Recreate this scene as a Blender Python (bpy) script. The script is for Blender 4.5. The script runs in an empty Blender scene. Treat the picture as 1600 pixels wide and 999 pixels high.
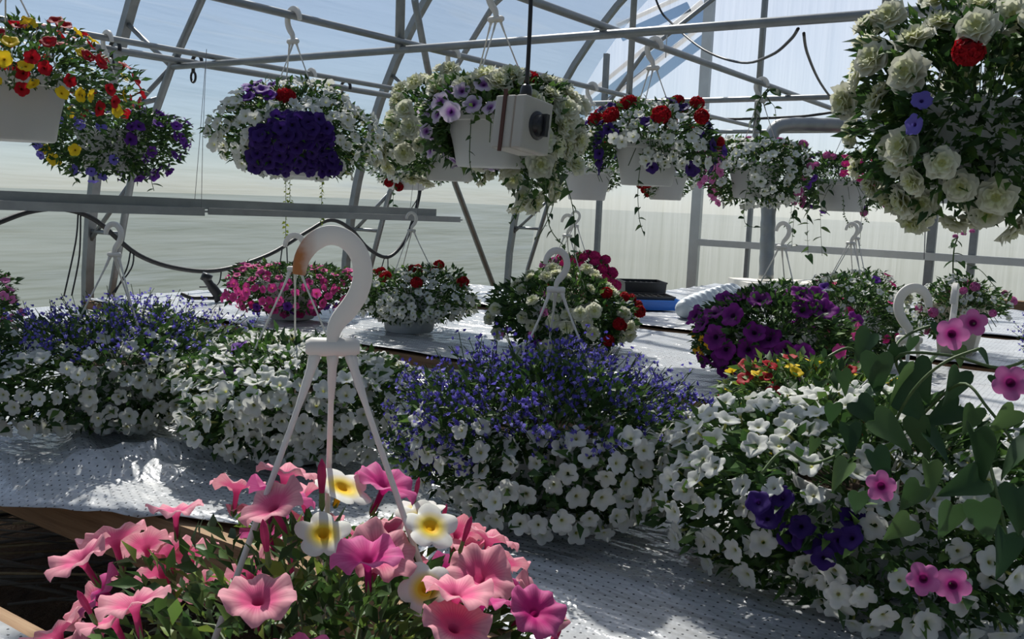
import bpy, math, random
import numpy as np
from mathutils import Vector, Matrix, Quaternion, noise

# ------------------------------------------------------------------ camera, sky, sun, exposure
CZ = 1.42                         # eye height; bench tops stand near 0.80
F = 1450.0                        # focal length in pixels of the 1600 px frame
YAW, PITCH, ROLL = (math.radians(a) for a in (34.0, 7.5, 2.2))
SC = bpy.context.scene
COL = SC.collection
_f = Vector((math.cos(YAW)*math.cos(PITCH), math.sin(YAW)*math.cos(PITCH), -math.sin(PITCH)))
_r0 = _f.cross(Vector((0, 0, 1))).normalized()
_u0 = _r0.cross(_f)
_r = _r0*math.cos(ROLL) + _u0*math.sin(ROLL)
_u = -_r0*math.sin(ROLL) + _u0*math.cos(ROLL)
cam_d = bpy.data.cameras.new('camera')
cam = bpy.data.objects.new('camera', cam_d)
COL.objects.link(cam)
m = Matrix((_r, _u, -_f)).transposed().to_4x4()
m.translation = Vector((0, 0, CZ))
cam.matrix_world = m
cam_d.sensor_width = 36.0
cam_d.lens = 36.0*F/1600.0
cam_d.clip_start = 0.05
cam_d.clip_end = 500
SC.camera = cam

SUN_AZ, SUN_EL = math.radians(50), math.radians(50)
world = bpy.data.worlds.new('sky')
SC.world = world
world.use_nodes = True
wn = world.node_tree.nodes
wl = world.node_tree.links
bg = wn['Background']
sky = wn.new('ShaderNodeTexSky')
sky.sky_type = 'NISHITA'
sky.sun_disc = False
sky.sun_elevation = SUN_EL
sky.sun_rotation = math.pi/2 - SUN_AZ
sky.air_density = 1.0
sky.dust_density = .25
sky.ozone_density = 2.5
sky.altitude = 1500
wl.new(sky.outputs[0], bg.inputs[0])
bg.inputs[1].default_value = 0.32
sd = bpy.data.lights.new('sun_offscreen', 'SUN')
sd.energy = 62.0
sd.angle = 0.012
sd.color = (1.0, 0.95, 0.87)
sun = bpy.data.objects.new('sun_offscreen', sd)
COL.objects.link(sun)
sdir = Vector((math.cos(SUN_AZ)*math.cos(SUN_EL), math.sin(SUN_AZ)*math.cos(SUN_EL), math.sin(SUN_EL)))
sun.rotation_euler = sdir.to_track_quat('Z', 'Y').to_euler()
sun.location = (4, 5, 9)
SC.view_settings.view_transform = 'Standard'
SC.view_settings.look = 'None'
SC.view_settings.gamma = 1.0
SC.view_settings.use_curve_mapping = False
SC.view_settings.exposure = -2.05
SC.cycles.use_denoising = True
SC.cycles.transparent_max_bounces = 16
SC.cycles.max_bounces = 10
SC.cycles.sample_clamp_indirect = 6.0

# ------------------------------------------------------------------ pixel helpers: a pixel gives a direction
def ray(x, y):
    return _f + _r*((x-800)/F) - _u*((y-499.5)/F)
def _w(v):
    return Vector((v.x, v.y, v.z+CZ))
def at_z(x, y, z):
    d = ray(x, y); return _w(d*((z-CZ)/d.z))
def at_y(x, y, Y):
    d = ray(x, y); return _w(d*(Y/d.y))
def at_x(x, y, X):
    d = ray(x, y); return _w(d*(X/d.x))
def at_d(x, y, dep):
    return _w(ray(x, y)*dep)

# ------------------------------------------------------------------ node material helpers
MATS = {}
class NT:
    def __init__(s, name):
        s.m = bpy.data.materials.new(name); s.m.use_nodes = True
        s.t = s.m.node_tree; s.t.nodes.clear()
        s.out = s.t.nodes.new('ShaderNodeOutputMaterial')
        MATS[name] = s.m
    def n(s, typ, **kw):
        nd = s.t.nodes.new(typ)
        for k, v in kw.items():
            if k == 'i':
                for a, b in v.items():
                    if isinstance(b, bpy.types.NodeSocket): s.t.links.new(b, nd.inputs[a])
                    else: nd.inputs[a].default_value = b
            else: setattr(nd, k, v)
        return nd
    def math(s, op, a, b=0.0):
        return s.n('ShaderNodeMath', operation=op, i={0: a, 1: b}).outputs[0]
    def ramp(s, fac, stops, interp='LINEAR'):
        nd = s.n('ShaderNodeValToRGB', i={0: fac})
        e = nd.color_ramp; e.interpolation = interp
        while len(e.elements) < len(stops): e.elements.new(0.5)
        for el, (p, c) in zip(e.elements, stops):
            el.position = p; el.color = (*c, 1)
        return nd.outputs[0]
    def mixc(s, fac, a, b):
        nd = s.n('ShaderNodeMix', data_type='RGBA')
        for i, v in ((0, fac), (6, a), (7, b)):
            if isinstance(v, bpy.types.NodeSocket): s.t.links.new(v, nd.inputs[i])
            else: nd.inputs[i].default_value = v if i == 0 else (*v, 1)
        return nd.outputs[2]
    def noise(s, scale, detail=3, rough=.5, vec=None, dim='3D'):
        nd = s.n('ShaderNodeTexNoise', noise_dimensions=dim, i={'Scale': scale, 'Detail': detail, 'Roughness': rough})
        if vec is not None: s.t.links.new(vec, nd.inputs['Vector'])
        return nd.outputs[0]
    def coord(s, which='Object'):
        return s.n('ShaderNodeTexCoord').outputs[which]
    def bump(s, h, strength=.3, dist=.01):
        return s.n('ShaderNodeBump', i={'Height': h, 'Strength': strength, 'Distance': dist}).outputs[0]
    def pbr(s, col, rough=.5, metal=0., spec=.5, normal=None):
        nd = s.n('ShaderNodeBsdfPrincipled')
        for k, v in (('Base Color', col), ('Roughness', rough), ('Metallic', metal), ('Specular IOR Level', spec)):
            if isinstance(v, bpy.types.NodeSocket): s.t.links.new(v, nd.inputs[k])
            else: nd.inputs[k].default_value = (*v, 1) if isinstance(v, tuple) else v
        if normal is not None: s.t.links.new(normal, nd.inputs['Normal'])
        return nd.outputs[0]
    def mixs(s, fac, a, b):
        nd = s.n('ShaderNodeMixShader', i={0: fac})
        s.t.links.new(a, nd.inputs[1]); s.t.links.new(b, nd.inputs[2])
        return nd.outputs[0]
    def col(s, b, c):
        if isinstance(c, bpy.types.NodeSocket): s.t.links.new(c, b)
        else: b.default_value = (*c, 1)
    def translucent(s, c):
        nd = s.n('ShaderNodeBsdfTranslucent'); s.col(nd.inputs[0], c); return nd.outputs[0]
    def done(s, sh):
        s.t.links.new(sh, s.out.inputs[0]); return s.m

def simple(name, col, rough=.5, metal=0., spec=.5, var=.12, scale=20, bump=0.):
    k = NT(name); v = k.coord()
    n = k.noise(scale, 4, .6, v)
    c = k.mixc(n, tuple(x*(1-var*1.6) for x in col), tuple(min(1, x*(1+var)) for x in col))
    nm = k.bump(n, bump, .01) if bump else None
    return k.done(k.pbr(c, rough, metal, spec, nm))

def plastic(name, col, tr=.25, rough=.42):
    k = NT(name); n = k.noise(9, 3, .5, k.coord())
    c = k.mixc(n, tuple(x*.9 for x in col), col)
    return k.done(k.mixs(tr, k.pbr(c, rough, 0, .4), k.translucent(c)))

def petal(name, col, throat, tr=.09, mid=None, midr=.32, veins=0., vein_col=None, stripe=None, trans=.32):
    """radial colouring about the flower's own axis (object space), with optional veins or star stripes"""
    k = NT(name)
    sx = k.n('ShaderNodeSeparateXYZ', i={0: k.coord()})
    x, y = sx.outputs[0], sx.outputs[1]
    r = k.math('SQRT', k.math('ADD', k.math('MULTIPLY', x, x), k.math('MULTIPLY', y, y)))
    mid = mid or col
    c = k.ramp(r, [(0.0, throat), (tr, throat), (tr+.07, mid), (max(midr, tr+.1), mid), (min(.98, max(midr, tr+.1)+.3), col)])
    if veins or stripe:
        a = k.math('ARCTAN2', y, x)
        if stripe:
            s = k.math('COSINE', k.math('MULTIPLY', a, 5.0))
            s = k.math('GREATER_THAN', s, .55)
            s = k.math('MULTIPLY', s, k.math('GREATER_THAN', r, .25))
            c = k.mixc(s, c, stripe)
        if veins:
            s = k.math('SINE', k.math('MULTIPLY', a, 25.0))
            s = k.math('MULTIPLY', k.math('POWER', k.math('ABSOLUTE', s), 3.0), veins)
            s = k.math('MULTIPLY', s, k.math('SUBTRACT', 1.05, r))
            c = k.mixc(s, c, vein_col)
    oi = k.n('ShaderNodeObjectInfo').outputs['Random']
    hv = k.n('ShaderNodeHueSaturation', i={'Hue': .5, 'Value': k.math('MULTIPLY_ADD' if False else 'ADD', k.math('MULTIPLY', oi, .22), .86), 'Color': c})
    c = hv.outputs[0]
    return k.done(k.mixs(trans, k.pbr(c, .62, 0, .2), k.translucent(c)))

def leafmat(name, stops, trans=.33, rough=.5, attr='tint'):
    k = NT(name)
    if attr: v = k.n('ShaderNodeAttribute', attribute_name=attr).outputs['Fac']
    else: v = k.n('ShaderNodeObjectInfo').outputs['Random']
    c = k.ramp(v, stops)
    return k.done(k.mixs(trans, k.pbr(c, rough, 0, .35), k.translucent(c)))

G_DARK, G_MID, G_LITE, G_YEL = (.018, .045, .014), (.045, .105, .025), (.11, .2, .04), (.25, .33, .05)
leafmat('leaf_green', [(0, G_DARK), (.5, G_MID), (.85, G_LITE), (1, G_YEL)])
leafmat('leaf_dark', [(0, (.012, .03, .014)), (.6, (.028, .062, .022)), (1, (.07, .13, .03))], .22)
leafmat('leaf_lime', [(0, (.16, .22, .03)), (1, (.42, .46, .06))], .4)
leafmat('leaf_vine', [(0, (.02, .05, .018)), (.6, (.035, .085, .025)), (1, (.1, .17, .05))], .25, .45, None)
WHITE = (.72, .73, .68)
petal('petal_white', WHITE, (.55, .55, .16), .10, (.68, .7, .56), .2)
petal('petal_white_yellow', (.84, .85, .78), (.85, .52, .02), .26, (.86, .68, .1), .34)
petal('petal_cream', (.72, .72, .60), (.5, .52, .2), .2, (.66, .68, .44), .4, trans=.42)
petal('petal_salmon_deep', (.62, .12, .32), (.35, .01, .12), .12, (.58, .03, .22), .45, .6, (.42, .01, .16))
petal('petal_salmon', (.80, .36, .42), (.5, .05, .16), .12, (.76, .13, .28), .42, .55, (.5, .02, .16))
petal('petal_pink', (.74, .075, .32), (.75, .5, .12), .09, (.6, .05, .25), .3, .3, (.4, .02, .15))
petal('petal_rose', (.62, .18, .42), (.4, .02, .15), .1, (.62, .16, .4), .3)
petal('petal_lilac_dark_eye', (.55, .16, .38), (.05, .0, .03), .22, (.4, .04, .22), .28, .3, (.35, .03, .2))
petal('petal_magenta', (.6, .03, .2), (.5, .3, .1), .08, (.6, .02, .16), .3)
petal('petal_red', (.4, .008, .016), (.12, .005, .005), .14, (.34, .006, .012), .3)
petal('petal_yellow', (.78, .55, .02), (.35, .2, .01), .12, (.76, .5, .02), .3)
petal('petal_gold', (.8, .42, .015), (.2, .1, .01), .16, (.8, .42, .015), .3)
petal('petal_violet', (.13, .028, .3), (.03, .005, .08), .14, (.1, .02, .25), .3)
petal('petal_indigo', (.038, .014, .14), (.01, .003, .03), .14, (.03, .01, .11), .3)
petal('petal_plum', (.2, .015, .22), (.03, .003, .04), .18, (.12, .008, .14), .4)
petal('petal_blue', (.16, .13, .5), (.05, .03, .2), .15)
petal('petal_star', (.11, .03, .27), (.05, .01, .1), .12, stripe=(.75, .73, .8))
petal('petal_veined', (.62, .55, .66), (.1, .02, .16), .16, (.3, .14, .4), .3, .9, (.16, .04, .25))
leafmat('lobelia_blue', [(0, (.08, .06, .38)), (.6, (.15, .12, .58)), (1, (.36, .34, .78))], .35)
simple('stem_green', (.07, .12, .03), .6, var=.3)
simple('calyx_green', (.13, .2, .05), .6, var=.3)
plastic('pot_white', (.74, .74, .72), .3)
plastic('pot_cream', (.72, .66, .52), .2)
plastic('pot_grey', (.6, .62, .63), .2)
plastic('hook_white', (.8, .78, .74), .22, .35)
k = NT('hook_stained'); vv = k.n('ShaderNodeSeparateXYZ', i={0: k.coord()})
st = k.n('ShaderNodeMapRange', i={0: vv.outputs[0], 1: -.012, 2: -.027, 3: 0., 4: 1.}).outputs[0]
st = k.math('MULTIPLY', st, k.math('MULTIPLY', k.noise(60, 3, .6, k.coord()), 1.9)); st = k.math('MINIMUM', st, 1.0)
st = k.math('MULTIPLY', st, k.math('GREATER_THAN', vv.outputs[2], .03))
cc = k.mixc(st, (.74, .71, .66), (.42, .16, .05))
k.done(k.mixs(.15, k.pbr(cc, .4, 0, .4), k.translucent(cc)))
simple('peat', (.03, .02, .013), .95, spec=.1, var=.4, scale=80, bump=.6)
simple('galvanised', (.27, .285, .29), .45, .6, var=.22, scale=14)
simple('steel_dark', (.16, .17, .175), .5, .6, var=.25, scale=12)
simple('aluminium', (.6, .61, .6), .38, .8, var=.12, scale=8)
simple('rail_metal', (.33, .34, .34), .4, .6, var=.2, scale=10)
simple('black_rubber', (.012, .012, .013), .5, var=.2)
simple('black_plastic', (.015, .015, .017), .35, var=.2)
simple('blue_plastic', (.015, .14, .55), .35, var=.08)
simple('box_beige', (.42, .4, .35), .5, var=.08, scale=8)
simple('box_seam', (.3, .25, .2), .6)
simple('rust_strap', (.09, .035, .025), .7, .2)
simple('foam_white', (.78, .75, .66), .8, var=.06, scale=60, bump=.2)
simple('wire_grey', (.25, .25, .25), .5, .3)
simple('cord_white', (.6, .6, .58), .7)
simple('straw', (.3, .22, .11), .9, var=.4, scale=30)
simple('stalk_grey', (.12, .1, .075), .8, var=.4, scale=30)
simple('duct_film', (.62, .68, .72), .45, var=.08)

k = NT('wood_raw'); mp = k.n('ShaderNodeMapping', i={0: k.coord(), 'Scale': (60., 3., 60.)})
n1 = k.noise(1.6, 5, .6, mp.outputs[0]); n2 = k.noise(4, 3, .6, k.coord())
c = k.ramp(n1, [(.25, (.2, .115, .06)), (.55, (.36, .23, .13)), (.8, (.45, .32, .19))])
c = k.mixc(k.math('MULTIPLY', n2, .5), c, (.17, .12, .085))
k.done(k.pbr(c, .8, 0, .2, k.bump(n1, .4, .004)))

k = NT('soil'); n1 = k.noise(3, 6, .65, k.coord()); n2 = k.noise(40, 4, .6, k.coord())
c = k.ramp(n1, [(.3, (.035, .022, .014)), (.55, (.12, .075, .042)), (.75, (.25, .16, .085))])
k.done(k.pbr(c, .95, 0, .1, k.bump(n2, .8, .03)))

k = NT('meadow'); n1 = k.noise(.12, 5, .6, k.coord())
c = k.ramp(n1, [(.3, (.05, .06, .04)), (.6, (.075, .082, .058)), (.8, (.1, .1, .078))])
k.done(k.pbr(c, 1.0, 0, .0))
# white perforated bench film: dots on a staggered lattice, wrinkles, grit
k = NT('bench_film'); v = k.coord(); sp = k.n('ShaderNodeSeparateXYZ', i={0: v})
P_ = .0165
a = k.math('MULTIPLY', sp.outputs[0], 1/P_); b = k.math('MULTIPLY', sp.outputs[1], 1/P_)
row = k.math('FLOOR', b)
a = k.math('ADD', a, k.math('MULTIPLY', row, .5))
fa = k.math('SUBTRACT', k.math('FRACT', a), .5); fb = k.math('SUBTRACT', k.math('FRACT', b), .5)
rr = k.math('SQRT', k.math('ADD', k.math('MULTIPLY', fa, fa), k.math('MULTIPLY', fb, fb)))
dot = k.math('LESS_THAN', rr, .12)
grit = k.math('GREATER_THAN', k.noise(170, 2, .6, v), .70)
gz = k.math('GREATER_THAN', k.noise(2.3, 3, .6, v), .5)
grit = k.math('MULTIPLY', grit, gz)
dirt = k.noise(5, 5, .65, v)
c = k.mixc(k.math('MULTIPLY', dirt, .6), (.6, .62, .64), (.34, .34, .33))
c = k.mixc(k.math('MULTIPLY', k.math('MAXIMUM', dot, grit), .88), c, (.03, .03, .035))
w1 = k.noise(14, 4, .55, v)
mp = k.n('ShaderNodeMapping', i={0: v, 'Scale': (9., 2.2, 1.), 'Rotation': (0, 0, .3)})
w2 = k.noise(1.5, 3, .5, mp.outputs[0])
h = k.math('ADD', k.math('MULTIPLY', w1, .35), w2)
k.done(k.pbr(c, .22, 0, .7, k.bump(h, .8, .04)))

# greenhouse film: thin milky polythene, partly clear
def film(name, clear, wrinkle, tint, streak=False, blur=.5):
    k = NT(name); v = k.coord()
    mp = k.n('ShaderNodeMapping', i={0: v, 'Scale': (.35, 2.0, 5.0) if not streak else (1., 9., .5)})
    n = k.noise(1.0, 4, .55, mp.outputs[0])
    nm = k.bump(n, wrinkle, .06)
    haze = k.noise(1.1, 4, .6, v)
    fac = k.math('ADD', k.math('MULTIPLY', haze, .16), clear-.08)
    if not streak:
        m2 = k.n('ShaderNodeMapping', i={0: v, 'Scale': (.5, 3.0, 9.0)})
        f1 = k.noise(1.0, 2, .5, m2.outputs[0])
        f1 = k.ramp(f1, [(.6, (0, 0, 0)), (.68, (1, 1, 1)), (.74, (0, 0, 0))])
        fac = k.math('SUBTRACT', fac, k.math('MULTIPLY', f1, .16))
    if streak:
        fac = k.math('ADD', fac, k.math('MULTIPLY', k.math('SUBTRACT', n, .5), .22))
    tl = k.n('ShaderNodeBsdfTranslucent', i={0: (*tint, 1), 'Normal': nm}).outputs[0]
    df = k.pbr(tuple(x*.8 for x in tint), .28, 0, .6, nm)
    milky = k.mixs(.28, tl, df)
    tp = k.n('ShaderNodeBsdfTransparent', i={0: (.96, .98, 1, 1)}).outputs[0]
    rf = k.n('ShaderNodeBsdfRefraction', i={0: (.92, .95, 1, 1), 'Roughness': .85, 'IOR': 1.13}).outputs[0]
    k.done(k.mixs(fac, k.mixs(blur, milky, rf), tp))
film('poly_film', .34, .9, (.20, .235, .29))
film('poly_wall', .28, .5, (.25, .27, .31), True)

# ------------------------------------------------------------------ object helpers
def mk(name, verts, faces, mat, parent=None, smooth=True, idx=None, loc=None):
    me = bpy.data.meshes.new(name)
    me.from_pydata([tuple(v) for v in verts], [], faces)
    for mn in (mat if isinstance(mat, (list, tuple)) else [mat]):
        me.materials.append(MATS[mn])
    if idx is not None:
        me.polygons.foreach_set('material_index', idx)
    if smooth:
        me.polygons.foreach_set('use_smooth', [True]*len(me.polygons))
    me.update()
    return put(name, me, parent, loc)
def put(name, me, parent=None, loc=None, rot=None, scale=None):
    o = bpy.data.objects.new(name, me)
    COL.objects.link(o)
    if parent is not None: o.parent = parent
    if loc is not None: o.location = loc
    if rot is not None: o.rotation_mode = 'QUATERNION'; o.rotation_quaternion = rot
    if scale is not None: o.scale = (scale,)*3 if isinstance(scale, (int, float)) else scale
    return o
def tag(o, label=None, cat=None, group=None, kind=None):
    if label: o['label'] = label
    if cat: o['category'] = cat
    if group: o['group'] = group
    if kind: o['kind'] = kind
    return o
def empty(name, loc, label, cat, group=None):
    o = bpy.data.objects.new(name, None); COL.objects.link(o)
    o.location = loc; o.empty_display_size = .05
    return tag(o, label, cat, group)

class MB:
    def __init__(s): s.v = []; s.f = []; s.mi = []
    def add(s, v, f, mi=0):
        b = len(s.v); s.v += [Vector(p) for p in v]
        s.f += [tuple(i+b for i in q) for q in f]; s.mi += [mi]*len(f)
        return s
    def box(s, lo, hi, M=None, mi=0, bev=0.):
        x0, y0, z0 = lo; x1, y1, z1 = hi
        v = [Vector(p) for p in ((x0, y0, z0), (x1, y0, z0), (x1, y1, z0), (x0, y1, z0), (x0, y0, z1), (x1, y0, z1), (x1, y1, z1), (x0, y1, z1))]
        if M is not None: v = [M @ p for p in v]
        return s.add(v, [(0, 3, 2, 1), (4, 5, 6, 7), (0, 1, 5, 4), (1, 2, 6, 5), (2, 3, 7, 6), (3, 0, 4, 7)], mi)
    def tube(s, pts, r, n=8, mi=0, cap=True):
        pts = [Vector(p) for p in pts]
        rs = r if isinstance(r, (list, tuple)) else [r]*len(pts)
        V, Fc = [], []; up = None
        for i, p in enumerate(pts):
            t = (pts[min(i+1, len(pts)-1)] - pts[max(i-1, 0)]).normalized()
            if up is None:
                up = t.orthogonal().normalized()
            up = (up - t*up.dot(t))
            up = up.normalized() if up.length > 1e-6 else t.orthogonal().normalized()
            bi = t.cross(up)
            V += [p + (up*math.cos(a)+bi*math.sin(a))*rs[i] for a in (2*math.pi*j/n for j in range(n))]
        for i in range(len(pts)-1):
            for j in range(n):
                a, b = i*n+j, i*n+(j+1) % n
                Fc.append((a, b, b+n, a+n))
        if cap:
            Fc.append(tuple(range(n-1, -1, -1))); Fc.append(tuple(range((len(pts)-1)*n, len(pts)*n)))
        return s.add(V, Fc, mi)
    def bar(s, a, b, w, h, mi=0):
        """rectangular bar from a to b"""
        a, b = Vector(a), Vector(b); t = (b-a).normalized()
        side = t.cross(Vector((0, 0, 1)))
        side = side.normalized() if side.length > 1e-4 else Vector((1, 0, 0))
        up = side.cross(t)
        M = Matrix((side, t, up)).transposed().to_4x4(); M.translation = a
        return s.box((-w/2, 0, -h/2), (w/2, (b-a).length, h/2), M, mi)
    def lathe(s, prof, n=32, mi=0, M=None):
        V = [Vector((r*math.cos(2*math.pi*j/n), r*math.sin(2*math.pi*j/n), z)) for r, z in prof for j in range(n)]
        if M is not None: V = [M @ p for p in V]
        Fc = [(i*n+j, i*n+(j+1) % n, (i+1)*n+(j+1) % n, (i+1)*n+j) for i in range(len(prof)-1) for j in range(n)]
        return s.add(V, Fc, mi)
    def obj(s, name, mat, parent=None, smooth=False, loc=None):
        return mk(name, s.v, s.f, mat, parent, smooth, s.mi if isinstance(mat, (list, tuple)) else None, loc)

def spline(pts, k=6):
    pts = [Vector(p) for p in pts]; out = []
    for i in range(len(pts)-1):
        p0, p1, p2, p3 = pts[max(i-1, 0)], pts[i], pts[i+1], pts[min(i+2, len(pts)-1)]
        for j in range(k):
            t = j/k
            out.append(.5*((2*p1)+(p2-p0)*t+(2*p0-5*p1+4*p2-p3)*t*t+(3*p1-p0-3*p2+p3)*t**3))
    out.append(pts[-1]); return out
def crease(o, ang=40):
    o.data.set_sharp_from_angle(angle=math.radians(ang)) if hasattr(o.data, 'set_sharp_from_angle') else None
    return o

# ------------------------------------------------------------------ the setting: soil, film tunnel, end walls
YC, ZC, RR = 1.40, CZ-.80, 3.42            # film arch: centre and radius; it spans y = -2.0 .. 4.8
XB, XE = -3.3, 7.45                        # rear and far end walls
def floor_z(x, y):
    return .02*noise.noise(Vector((x*1.7, y*1.7, 0))) + .012*noise.noise(Vector((x*6, y*6, 3)))-.02
V, Fc = [], []
nx, ny = 84, 60
for i in range(nx+1):
    for j in range(ny+1):
        x = XB+(XE-XB)*i/nx; y = -2.15+(7.05)*j/ny
        V.append((x, y, floor_z(x, y)))
for i in range(nx):
    for j in range(ny):
        a = i*(ny+1)+j; Fc.append((a, a+ny+1, a+ny+2, a+1))
tag(mk('floor', V, Fc, 'soil'), 'dark brown bare soil floor of the greenhouse', kind='structure')
tag(MB().box((-120, -120, -.3), (140, 140, -.06)).obj('ground_outside', 'meadow'), 'dull green field outside the film', kind='structure')
def prof_pt(th, R=RR):
    return YC+R*math.cos(th), ZC+R*math.sin(th)
prof = [(YC+RR, -.03), (YC+RR, .3), (YC+RR, ZC)] + [prof_pt(math.pi*i/48) for i in range(1, 48)] + [(YC-RR, ZC), (YC-RR, .3), (YC-RR, -.03)]
V, Fc = [], []
ARCHX = [-3.1, -1.1, .9, 2.9, 4.9, 7.0]
nX = 125
for i in range(nX+1):
    x = XB+(XE-XB)*i/nX
    dmin = min(abs(x-a) for a in ARCHX+[XE])
    for q, (y, z) in enumerate(prof):
        g = .03+.05*min(1, dmin/.7)                     # film billows out between the arches
        g += .012*noise.noise(Vector((x*.5, y*1.5, z*4.0)))
        dy, dz = (y-YC), max(0, z-ZC); L = math.hypot(dy, dz)
        V.append((x, y+dy/L*g, z+dz/L*g))
n_ = len(prof)
for i in range(nX):
    for q in range(n_-1):
        a = i*n_+q; Fc.append((a, a+1, a+n_+1, a+n_))
tag(mk('ceiling', V, Fc, 'poly_film'), 'milky translucent polythene film stretched over the greenhouse arches', kind='structure')
def end_wall(name, x, lab, mat='poly_wall'):
    pts = [(YC+RR+.02, -.03)] + [prof_pt(math.pi*i/40, RR+.03) for i in range(41)] + [(YC-RR-.02, -.03)]
    V = [(x, y, z) for y, z in pts] + [(x+.012, y, z) for y, z in pts]; n = len(pts)
    Fc = [tuple(range(n)), tuple(range(2*n-1, n-1, -1))] + [(i, (i+1) % n, n+(i+1) % n, n+i) for i in range(n)]
    # one thin sheet is enough for the light: keep the inner face only, rim kept for thickness at the edge
    return tag(mk(name, V[:n], Fc[:1], mat, None, False), lab, kind='structure')
wf = end_wall('wall_far', XE, 'flat milky end wall of the greenhouse with metal posts')
wb = end_wall('wall_back', XB, 'flat milky film end wall at the near end of the tunnel')
def zr(y):                                    # roof height at y
    return ZC+math.sqrt(max(0, RR*RR-(y-YC)**2))
for y, w in ((3.16, .085), (2.69, .03), (1.30, .06), (1.02, .05), (-.3, .06), (4.1, .04)):
    a = at_x(1104, 20, XE).y if False else y
    MB().box((XE-.06, y-w/2, -.02), (XE-.012, y+w/2, zr(y)-.01)).obj('wall_post', 'aluminium' if w > .07 else 'galvanised', wf)
for z, w in ((CZ-.315, .055), (CZ+.10, .05), (.32, .05)):
    y0, y1 = (-1.85, 3.12) if z > .5 else (-1.85, 4.7)
    if abs(z-(CZ+.10)) < .01: y1 = 1.6
    MB().box((XE-.10, y0, z-w/2), (XE-.061, y1, z+w/2)).obj('girt', 'aluminium', wf)
mb = MB().box((XE-.20, -1.2, CZ-.69), (XE-.105, 1.22, CZ-.58)); mb.obj('wall_rail', 'wood_raw', wf)
mb = MB().box((XE-.225, .86, CZ-.74), (XE-.205, 1.10, CZ-.55)); mb.obj('bracket_plate', 'galvanised', wf)
# bracing on the outside of the end wall, seen dimly through it
for a, b in (((897, 166), (1097, 2)), ((935, 168), (1097, 40)), ((965, 40), (1070, -8))):
    MB().tube([at_x(*a, XE+.06), at_x(*b, XE+.06)], .02, 8).obj('outside_brace', 'galvanised', wf, True)

# arch trusses
def truss(x, near, lab):
    o = empty('arch_truss', (x, YC, 0), lab, 'roof frame', 'steel arch trusses of the tunnel')
    def pt(y, z): return (0, y-YC, z)
    # outer hoop, square tube
    pts = [(YC+RR-.03, 0), (YC+RR-.03, ZC)] + [prof_pt(math.pi*i/36, RR-.03) for i in range(1, 36)] + [(YC-RR+.03, ZC), (YC-RR+.03, 0)]
    V, Fc = [], []; w = .024; t = .022
    for i, (y, z) in enumerate(pts):
        dy, dz = y-YC, max(0, z-ZC); L = math.hypot(dy, dz); ny_, nz_ = dy/L, dz/L
        for sx, sr in ((-1, -1), (1, -1), (1, 1), (-1, 1)):
            V.append((sx*w, y-YC+ny_*t*sr, z+nz_*t*sr))
    for i in range(len(pts)-1):
        for j in range(4):
            a, b = i*4+j, i*4+(j+1) % 4; Fc.append((a, b, b+4, a+4))
    mk('hoop', V, Fc, 'galvanised' if True else '', o, False)
    # inner chord on both sides, tie, struts
    zt = CZ+.569
    for s in (1, -1):
        ch = [(4.66, 0), (4.57, CZ-.63), (4.37, CZ+.0), (4.02, CZ+.57), (3.53, CZ+1.20), (2.9, CZ+1.62)]
        ch = [(YC+s*(y-YC), z) for y, z in ch]
        MB().tube([pt(y, z) for y, z in ch], .019, 8).obj('inner_chord', 'galvanised', o, True)
        def hoop(z): return YC+s*math.sqrt(max(0, (RR-.04)**2-max(0, z-ZC)**2))
        for z1, yi, z0 in ((CZ+.36, 4.12, CZ+.42), (CZ+.8, 4.02, CZ+.57), (CZ+.2, 4.02, CZ+.57), (CZ-.32, 4.37, CZ+.0), (CZ-.27, 4.46, CZ-.27)):
            MB().tube([pt(hoop(z1), z1), pt(YC+s*(yi-YC), z0)], .013, 6).obj('strut', 'galvanised', o, True)
        MB().tube([pt(YC+s*1.15, zr(YC+1.15)-.06), pt(YC+s*1.15, zt)], .019, 8).obj('hanger', 'galvanised', o, True)
    MB().tube([pt(4.03, zt), pt(2*YC-4.03, zt)], .0155, 10).obj('tie_bar', 'galvanised', o, True)
    MB().tube([pt(.685, zt), pt(.685, zr(.685)-.06)], .019, 8).obj('hanger', 'galvanised', o, True)
    return o
for x in ARCHX:
    nm = {-3.1: 'galvanised arch truss against the near end wall', -1.1: 'galvanised arch truss behind the bench of salmon petunias', .9: 'galvanised arch truss above the gap between the two near benches', 2.9: 'galvanised arch truss with tie bar above the second bench', 4.9: 'galvanised arch truss behind the far flower bench',
          7.0: 'galvanised arch truss right before the end wall'}.get(x, 'galvanised arch truss in the near part of the tunnel')
    truss(x, True, nm)
# slanting wind brace from the second truss down to the foot of the last one
def at_roof(x, y, inset):
    d = ray(x, y); t = 1.0
    while t < 14:
        p = _w(d*t)
        if math.hypot(p.y-YC, max(0, p.z-ZC)) > RR-inset: return p
        t += .01
    return p
tb = MB().tube([at_roof(648, 0, .13), at_roof(668, 105, .13), at_roof(711, 287, .13), at_roof(779, 468, .13)], .024, 8)
tag(tb.obj('wind_brace', 'galvanised', None, True), 'steel wind brace slanting down the film wall', 'brace')

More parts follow.
